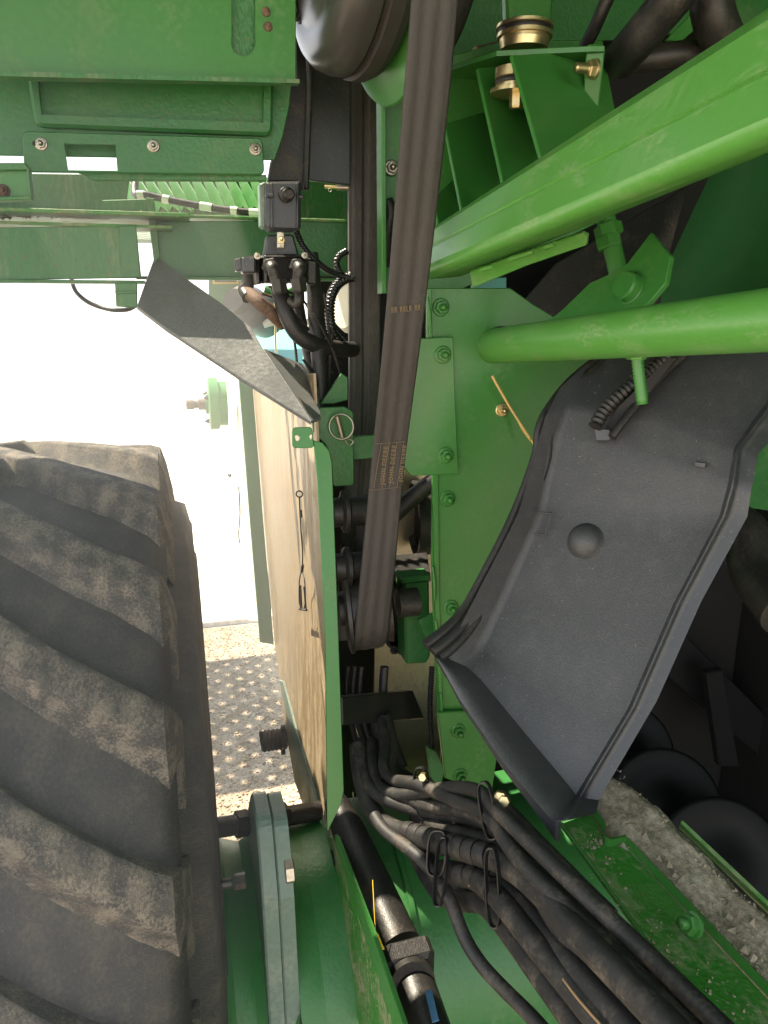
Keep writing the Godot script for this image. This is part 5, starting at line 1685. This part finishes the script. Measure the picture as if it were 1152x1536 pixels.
func build_ledge() -> void:
	var q0 := D(900, 1190, 0.93)
	var q1 := D(1152, 1500, 0.70)
	var q2 := D(1152, 1390, 0.76)
	var pl := p3(q0, q1, q2)
	var o := thing("dirt_ledge", "dusty ledge covered with dry soil and seeds at the lower right", "ledge", q1)
	var hz := FastNoiseLite.new()
	hz.seed = 12
	hz.frequency = 22.0
	hz.fractal_octaves = 4
	var nl := pl.normal if pl.normal.dot(cam_t.origin - q0) > 0 else -pl.normal
	var up_e := smooth_path(PackedVector3Array([Vector3(903, 1158, 0), Vector3(935, 1163, 0), Vector3(985, 1200, 0), Vector3(1020, 1236, 0), Vector3(1140, 1352, 0), Vector3(1260, 1470, 0)]), 14)
	var lo_e := smooth_path(PackedVector3Array([Vector3(868, 1196, 0), Vector3(886, 1226, 0), Vector3(932, 1290, 0), Vector3(985, 1345, 0), Vector3(1120, 1490, 0), Vector3(1260, 1645, 0)]), 14)
	var rows: Array = []
	for i in up_e.size():
		var row := PackedVector3Array()
		for k in 25:
			var f := k / 24.0
			var q := up_e[i].lerp(lo_e[i], f)
			var p := onp(pl, Vector2(q.x, q.y))
			row.append(p + nl * (hz.get_noise_3dv(p) * 0.006 + maxf(0.0, hz.get_noise_3dv(p * 3.0)) * 0.004 - 0.012 * smoothstep(0.15, 0.0, f) - 0.014 * smoothstep(0.72, 1.0, f)))
		rows.append(row)
	var lm := MB.new()
	grid(lm, rows, nl, 0.012, 1)
	obj("ledge_sheet", lm, M.dirt, o)
	part_plate("green_edge", [1020, 1234, 1260, 1462, 1264, 1480, 1018, 1242], p3(D(1020, 1234, 0.868), D(1260, 1462, 0.70), D(1264, 1480, 0.74)), 0.004, M.green_dusty, o)
	var n := pl.normal
	if n.dot(cam_t.origin - q0) < 0:
		n = -n
	var grains := MB.new()
	for i in 1500:
		var t := pow(rng.randf(), 0.8)
		var x := lerpf(900, 1180, t)
		var y := x + rng.randf_range(226, 332)
		var p := onp(pl, Vector2(x, y))
		lump(grains, p + n * 0.0005, 0.0004 + 0.002 * pow(rng.randf(), 5.0))
	var g := single("soil_grains", grains, M.dirt, "loose grains of dry soil lying on the dusty ledge", "soil")
	g.set_meta("kind", "stuff")
	# a few larger clods and seeds, lying proud
	var big := MB.new()
	for p in [[1108, 1372], [1094, 1378], [1120, 1396], [1128, 1386], [1066, 1360], [1012, 1316], [1024, 1322], [970, 1256], [962, 1250], [1085, 1350], [1140, 1420], [1100, 1396], [990, 1290], [1005, 1300], [1040, 1330], [1052, 1372], [1076, 1392], [1118, 1428], [1130, 1440], [945, 1240]]:
		lump(big, onp(pl, Vector2(p[0], p[1])) + n * 0.002, rng.randf_range(0.003, 0.0055))
	var bg := single("soil_clods", big, M.dirt, "larger clods of soil lying on the dusty ledge", "soil")
	bg.set_meta("kind", "stuff")
	# green flange plate, lower, with upright lip
	var f0 := D(850, 1240, 0.88)
	var f1 := D(1060, 1536, 0.66)
	var f2 := D(1152, 1520, 0.68)
	var fp := p3(f0, f1, f2)
	var f := thing("green_flange", "dusty green flange with a bright notched lip below the soil ledge", "flange", f1)
	part_plate("flange_sheet", [842, 1235, 886, 1218, 912, 1262, 945, 1276, 1220, 1570, 1300, 1760, 1200, 1760, 1078, 1560], fp, 0.005, M.green_dusty, f, 0.0012)
	var m := MB.new()
	var fn := fp.normal
	if fn.dot(cam_t.origin - f0) < 0:
		fn = -fn
	rows = []
	var edge := PackedVector3Array()
	for p in [[884, 1216], [899, 1238], [906, 1250], [904, 1259], [905, 1266], [912, 1271], [921, 1270], [931, 1268], [940, 1272], [1000, 1335], [1100, 1441], [1260, 1612]]:
		edge.append(onp(fp, Vector2(p[0], p[1])))
	edge = smooth_path(edge, 3)
	for p in edge:
		rows.append(PackedVector3Array([p + fn * 0.0005, p + fn * 0.011]))
	grid(m, rows, D(900, 1500, 0.6) - edge[0], 0.004, 1)
	obj("upright_lip", m, M.green, f)
	m = MB.new()
	var a := onp(fp, Vector2(842, 1236)) + fn * 0.0005
	var b := onp(fp, Vector2(1082, 1565)) + fn * 0.0005
	tube(m, PackedVector3Array([a, b]), 0.0022, 8, 1)
	obj("lower_edge", m, M.green, f)
	# stud through the lip
	var at := D(1040, 1388, 0.745)
	var ax := (D(1012, 1382, 0.735) - at).normalized()
	m = MB.new()
	lathe(m, at, ax, PackedVector2Array([Vector2(0, 0), Vector2(0.0125, 0), Vector2(0.0125, 0.003), Vector2(0.009, 0.004)]), 20)
	hexa(m, at + ax * 0.003, ax, 0.0105, 0.008, 0.3)
	thread(m, at + ax * 0.01, ax, 0.006, 0.008)
	obj("stud_and_nut", m, M.green, f)
	var cr := MB.new()
	for i in 220:
		var t := rng.randf()
		var x := lerpf(870, 1140, t)
		var y := x + lerpf(365, 430, rng.randf()) + 20 * t
		if rng.randf() < 0.3:
			x = rng.randf_range(880, 910); y = rng.randf_range(1252, 1275)
		lump(cr, onp(fp, Vector2(x, y)) + fn * 0.0008, 0.0005 + 0.0022 * pow(rng.randf(), 4.0))
	var c := single("flange_crumbs", cr, M.dirt, "scattered dry crumbs lying on the green flange", "soil")
	c.set_meta("kind", "stuff")

# ---------- lower middle ----------
func build_lower_middle() -> void:
	var m := MB.new()
	plate(m, L([565, 700, 660, 700, 662, 1180, 640, 1200, 560, 1180]), pz(1.5), 0.004, 0.001)
	var gs := single("galvanised_sheet", m, M.galv, "tan reflective galvanised sheet behind the belt and hoses", "sheet")
	m = MB.new()
	lathe(m, onp(pz(1.45), Vector2(621, 778)), Vector3(-0.97, 0, -0.12), PackedVector2Array([Vector2(0, -0.03), Vector2(0.075, -0.03), Vector2(0.08, 0.0), Vector2(0.074, 0.002), Vector2(0.07, -0.01), Vector2(0, -0.012)]), 40)
	single("sheave", m, M.rubber, "dark round wheel seen edge on behind the side plate", "wheel")
	m = MB.new()
	tube(m, T([585, 778, 1.33, 612, 752, 1.32, 655, 718, 1.3]), 0.0155, 14)
	single("slanted_pipe", m, M.rubber, "short black pipe slanting behind the side plate's edge", "pipe")
	var g := thing("gear_casing", "dark green gear casing with a raised cover right of the lower belt", "gear casing", D(620, 995, 1.3))
	part_plate("cover", [605, 872, 644, 868, 646, 984, 640, 996, 609, 997], pz(1.2), 0.05, M.green_old_shade, g, 0.004, 0.005)
	part_plate("cover_edge", [602, 868, 646, 863, 646, 871, 603, 877], pz(1.19), 0.04, M.green_old_shade, g, 0.002)
	m = MB.new()
	slab(m, PackedVector3Array([onp(pz(1.2), Vector2(602, 868)), onp(pz(1.2), Vector2(646, 863)), onp(pz(1.33), Vector2(640, 838)), onp(pz(1.33), Vector2(582, 842))]), Vector3(0, 1, 0), 0.01)
	obj("casing_top", m, M.dark_metal, g)  # dark metal colour stands for shade on the green top
	part_plate("rear_casing", [572, 875, 606, 870, 610, 990, 580, 970], pz(1.27), 0.06, M.dark_metal, g, 0.006, 0.01)
	for p in [[592, 888], [592, 975]]:
		bolt_on(p[0], p[1], pz(1.265), 0.009, M.dark_metal, g)
	part_plate("side_tab", [627, 930, 650, 920, 652, 948, 640, 962], pz(1.15), 0.005, M.green_old_shade, g)
	m = MB.new()
	plate(m, L([513, 1046, 620, 1036, 637, 1078, 514, 1088]), p3(D(513, 1046, 1.17), D(620, 1036, 1.4), D(514, 1088, 1.17)), 0.02, 0.002)
	single("dark_strut", m, M.dark_metal, "green strut with shade put into its colour, reaching from the panel frame to the galvanised sheet", "strut")  # dark metal colour puts the shade onto a green strut
	for i in 4:
		m = MB.new()
		var x: float = [520.0, 530.0, 540.0, 575.0][i]
		tube(m, T([x + 2, 1000, 1.33, x, 1040, 1.33, x + 8, 1090, 1.3, x + 30, 1150, 1.26]), 0.005 + 0.003 * (1 if i == 3 else 0), 10)
		single("upright_pipe", m, M.dark_metal if i != 3 else M.rubber, ["thin dark pipe nearest the panel frame below the pulley", "second thin dark pipe from the panel frame below the pulley", "third thin dark pipe from the panel frame below the pulley", "thicker black pipe dropping right of the lower pulley"][i], "pipe", "pipes below the lower pulley")
	m = MB.new()
	plate(m, L([533, 1086, 540, 1086, 544, 1140, 537, 1160, 534, 1130]), pz(1.17), 0.004)
	single("steel_strap", m, M.steel, "narrow bright steel strap beside the hose bundle's top", "strap")
	m = MB.new()
	tube(m, T([648, 1000, 1.4, 645, 1060, 1.4, 648, 1130, 1.4]), 0.005, 10, 6, 0.0008, 0.005)
	single("thin_conduit", m, M.rubber, "thin black corrugated conduit on the galvanised sheet's right side", "conduit")
	m = MB.new()
	plate(m, L([640, 1120, 655, 1128, 668, 1155, 660, 1185, 645, 1165]), pz(1.16), 0.006, 0.0015)
	single("small_lug", m, M.green_worn, "small worn green lug at the foot of the side plate", "bracket")
	# green frame under the hoses
	var f := thing("chassis_web", "bright green lower frame with welded ribs beneath the hoses", "frame", onp(pz(1.4), Vector2(650, 1500)))
	part_plate("back_web", [530, 1190, 800, 1200, 830, 1640, 530, 1640], pz(1.42), 0.006, M.green_lit, f)
	m = MB.new()
	tube(m, PackedVector3Array([onp(pz(1.41), Vector2(560, 1327)), onp(pz(1.41), Vector2(600, 1318)), onp(pz(1.41), Vector2(660, 1308))]), 0.008, 8)
	obj("weld_seam", m, M.green_lit, f)
	for q in [[664, 1330, 672, 1330, 676, 1600, 666, 1600], [698, 1350, 712, 1350, 716, 1600, 702, 1600]]:
		part_plate("rib", q, pz(1.36), 0.05, M.green_lit, f, 0.003)
	part_plate("slanted_tab", [716, 1402, 732, 1398, 775, 1460, 812, 1500, 780, 1502, 742, 1450], pz(1.2), 0.005, M.green, f)
	part_plate("dark_opening", [768, 1420, 840, 1420, 860, 1600, 770, 1600], pz(1.3), 0.01, M.black, f)
	part_plate("upper_web", [655, 1160, 860, 1160, 950, 1330, 830, 1330, 740, 1230, 660, 1200], pz(1.35), 0.006, M.green, f)
	# hydraulic cylinder
	var c := thing("hydraulic_cylinder", "dark greasy hydraulic cylinder with collar slanting down between rail and frame", "cylinder", D(620, 1530, 0.95))
	part_tube("rod_sleeve", [502, 1200, 1.26, 520, 1240, 1.22, 560, 1330, 1.13, 600, 1420, 1.05], [0.018, 0.026, 0.029, 0.030], M.dark_metal, c, 24)
	m = MB.new()
	var p0 := D(600, 1420, 1.05)
	var p1 := D(648, 1560, 0.93)
	var dd := (p1 - p0).normalized()
	cbox(m, facing(D(612, 1447, 1.02), dd, Vector3(1, 0, 0.3)), Vector3(0.062, 0.066, 0.035), 0.006)
	obj("collar", m, M.dark_metal, c)
	part_tube("barrel", [612, 1450, 1.02, 648, 1560, 0.93, 670, 1620, 0.88], 0.028, M.dark_metal, c, 28)
	part_tube("end_ring", [616, 1468, 0.995, 619, 1476, 0.985], 0.0305, M.dark_metal, c, 28)
	part_plate("blue_mark", [637, 1486, 647, 1484, 658, 1530, 648, 1534], p3(D(637, 1486, 0.955), D(647, 1484, 0.952), D(658, 1530, 0.92)), 0.002, M.blue, c, 0.0005)
	m = MB.new()
	slab(m, T([560, 1392, 1.0, 568, 1402, 1.0, 577, 1424, 0.99, 568, 1426, 0.99]), -ray(565, 1410), 0.003, 0.0008)
	tube(m, T([559, 1320, 1.04, 561, 1360, 1.02, 563, 1395, 1.0]), 0.0006, 6)
	single("yellow_tag", m, M.yellow, "small yellow tag on a thin tie beside the hydraulic cylinder", "tag")

# ---------- hoses ----------
func zt(a: Array) -> PackedVector3Array:   # x, y in the enlarged view and depth
	var r := PackedVector3Array()
	for i in range(0, a.size(), 3):
		r.append(D(400 + a[i] / 2.504, 1000 + a[i + 1] / 2.504, a[i + 2]))
	return r
func build_hoses() -> void:
	var hs := [
		[[430, 200, 1.27, 445, 300, 1.22, 440, 380, 1.17, 480, 425, 1.13, 570, 440, 1.06, 700, 500, 0.98, 830, 560, 0.90, 945, 720, 0.82, 1110, 890, 0.75, 1400, 1170, 0.66, 1590, 1355, 0.6, 1880, 1650, 0.52], 0.0088, "slim black hose uppermost in the bundle, ending beside the green flange"],
		[[395, 280, 1.25, 398, 350, 1.2, 418, 440, 1.15, 480, 478, 1.11, 560, 475, 1.07, 690, 455, 1.0, 800, 470, 0.93, 885, 560, 0.87, 1131, 797, 0.76, 1427, 1077, 0.67, 1605, 1252, 0.61, 1900, 1540, 0.53], 0.0088, "slim black hose arching over the bundle to the right"],
		[[350, 280, 1.25, 365, 380, 1.2, 390, 450, 1.15, 450, 500, 1.12, 600, 545, 1.06, 760, 565, 0.98, 860, 610, 0.91, 985, 775, 0.83, 1095, 975, 0.77, 1370, 1260, 0.67, 1560, 1450, 0.61, 1850, 1750, 0.53], 0.0095, "slim black hose third from the top of the bundle"],
		[[340, 300, 1.24, 360, 440, 1.18, 420, 570, 1.12, 520, 625, 1.06, 700, 672, 0.96, 840, 715, 0.89, 950, 780, 0.83, 1060, 880, 0.77, 1152, 985, 0.72, 1450, 1290, 0.60, 1650, 1500, 0.54], 0.0135, "thick black wrapped hose through the middle of the bundle"],
		[[500, 620, 1.12, 580, 700, 1.06, 640, 765, 1.01, 720, 780, 0.95, 800, 800, 0.91, 880, 880, 0.85, 1000, 1030, 0.78, 1152, 1215, 0.71, 1330, 1430, 0.64, 1480, 1600, 0.58], 0.0130, "thick black hose with a frayed pale seam, lower in the bundle"],
		[[560, 700, 1.14, 640, 840, 1.05, 720, 880, 0.99, 810, 890, 0.93, 890, 970, 0.87, 1000, 1120, 0.80, 1152, 1330, 0.72, 1280, 1500, 0.66], 0.0128, "thick black hose lowest of the three fat ones"],
		[[405, 560, 1.08, 450, 620, 1.05, 560, 705, 1.0, 640, 790, 0.97, 690, 880, 0.94, 740, 1010, 0.92, 800, 1110, 0.9, 880, 1200, 0.88, 1000, 1320, 0.84, 1100, 1440, 0.8], 0.0085, "thin black hose hanging below the bundle on its own"],
		[[860, 790, 0.9, 960, 900, 0.84, 1060, 1030, 0.78, 1152, 1130, 0.73, 1350, 1350, 0.65, 1500, 1520, 0.6], 0.0135, "black hose tucked between the two thickest hoses"],
		[[800, 470, 0.97, 900, 530, 0.92, 1000, 632, 0.87, 1140, 775, 0.81, 1300, 935, 0.76], 0.0075, "thin black hose topmost behind the shield's tip"],
		[[450, 420, 1.2, 520, 500, 1.16, 600, 570, 1.12, 700, 590, 1.06, 800, 590, 1.0, 900, 680, 0.93, 1100, 880, 0.82, 1400, 1180, 0.7], 0.010, "black hose half hidden behind the slim upper hoses"],
		[[480, 470, 1.13, 600, 520, 1.05, 720, 540, 0.985, 850, 590, 0.915, 960, 705, 0.85, 1115, 850, 0.785, 1410, 1130, 0.69, 1600, 1310, 0.63, 1890, 1600, 0.55], 0.0092, "slim black hose between the two uppermost hoses of the bundle"],
		[[560, 560, 1.1, 700, 625, 1.0, 830, 660, 0.93, 940, 740, 0.87, 1080, 890, 0.80, 1250, 1070, 0.73, 1500, 1330, 0.63, 1800, 1640, 0.54], 0.0112, "black hose running just above the thick wrapped hose"],
		[[700, 830, 1.03, 800, 845, 0.97, 880, 920, 0.91, 1000, 1080, 0.83, 1130, 1250, 0.76, 1300, 1460, 0.68, 1420, 1620, 0.62], 0.0115, "black hose in the gap between the seamed hose and the lowest hose"],
		[[430, 190, 1.3, 450, 300, 1.28, 470, 390, 1.26, 520, 440, 1.24, 600, 470, 1.22], 0.020, "fat black hose dropping from the strut behind the bundle"],
	]
	for h in hs:
		var m := MB.new()
		tube(m, zt(h[0]), h[1], 16, 8)
		single("hydraulic_hose", m, M.hose, h[2], "hose", "hydraulic hoses in the bundle")
	# spiral wrap on the middle hoses
	var w := MB.new()
	for q in [[[520, 620, 1.055, 640, 655, 0.985, 760, 690, 0.92, 840, 712, 0.885], 0.0142], [[650, 768, 1.0, 720, 778, 0.945, 790, 795, 0.91, 850, 845, 0.865], 0.0137]]:
		spiral(w, zt(q[0]), q[1])
	single("spiral_wrap", w, M.rubber, "flat black spiral wrap around the two thick middle hoses", "hose wrap")
	# frayed pale seam
	var fr := MB.new()
	tube(fr, zt([760, 822, 0.905, 830, 855, 0.86, 870, 895, 0.835, 950, 975, 0.795, 1050, 1090, 0.745, 1160, 1235, 0.69, 1260, 1350, 0.65]), 0.0016, 5)
	single("pale_seam", fr, M.leaf_brown, "frayed pale cord running along a thick hose", "cord")
	# hose end sleeve at the lower right
	var sl := MB.new()
	tube(sl, T([1030, 1500, 0.655, 1046, 1520, 0.645, 1062, 1545, 0.635]), 0.0125, 18)
	single("hose_sleeve", sl, M.plastic_rim, "smooth grey-black hose sleeve at the bottom beside the green flange", "sleeve")
	# ties
	var ties := [
		[585, 475, 26, 98, 1.06, -6.0, "black cable tie nearest the side plate"],
		[832, 540, 26, 108, 0.895, -10.0, "black cable tie around the hoses below the shield"],
		[640, 700, 34, 85, 0.965, 4.0, "black cable tie loop at the middle of the bundle"],
		[850, 830, 24, 150, 0.855, -3.0, "long black cable tie around the thick hoses"],
		[655, 770, 20, 130, 0.95, 5.0, "thin black cable tie next to the middle loop"],
	]
	for t in ties:
		var m := MB.new()
		var pts := PackedVector3Array()
		for i in 33:
			var a := TAU * i / 32
			var x: float = t[2] * signf(cos(a)) * pow(absf(cos(a)), 0.6)
			var y: float = t[3] * signf(sin(a)) * pow(absf(sin(a)), 0.75)
			var r := deg_to_rad(t[5])
			var back := 0.028 * (0.5 - 0.5 * cos(a))
			pts.append(D(400 + (t[0] + x * cos(r) - y * sin(r)) / 2.504, 1000 + (t[1] + x * sin(r) + y * cos(r)) / 2.504, t[4] - 0.012 + back * 0.5))
		ribbon(m, pts, 0.0026, 0.0009)
		single("cable_tie", m, M.gloss_black, t[6], "cable tie", "cable ties on the hose bundle")
	var k := MB.new()
	for p in [[590, 412, 1.04, 0.006], [880, 490, 0.9, 0.009], [895, 500, 0.895, 0.007]]:
		hexa(k, D(400 + p[0] / 2.504, 1000 + p[1] / 2.504, p[2]), Vector3(-0.5, 0.4, 0.8), p[3], 0.01)
	single("brass_fitting", k, M.gold_plate, "small brass fittings peeping between the hoses under the shield", "fitting")
func spiral(m: MB, path: PackedVector3Array, r: float) -> void:
	var c := Curve3D.new()
	for q in smooth_path(path, 6):
		c.add_point(q)
	var len := c.get_baked_length()
	var turns := int(len / 0.02)
	for k in turns:
		var s := len * (k + 0.5) / turns
		var p := c.sample_baked(s)
		var t := (c.sample_baked(s + 0.002) - c.sample_baked(s - 0.002)).normalized()
		t = (t + cam_t.basis.x * 0.25).normalized()
		var a := p - t * 0.0085
		var b := p + t * 0.0085
		tube(m, PackedVector3Array([a, p, b]), [r, r + 0.0011, r + 0.0004], 18, 1)
func ribbon(m: MB, pts: PackedVector3Array, w: float, th: float) -> void:
	var c := Vector3.ZERO
	for p in pts:
		c += p / pts.size()
	var secs: Array = []
	for i in pts.size():
		var t := (pts[(i + 1) % (pts.size() - 1)] - pts[(i + pts.size() - 2) % (pts.size() - 1)]).normalized()
		var out := (pts[i] - c)
		out = (out - t * out.dot(t)).normalized()
		var side := t.cross(out)
		secs.append(PackedVector3Array([pts[i] - side * w - out * th, pts[i] + side * w - out * th, pts[i] + side * w + out * th, pts[i] - side * w + out * th]))
	loft(m, secs, -1, false)
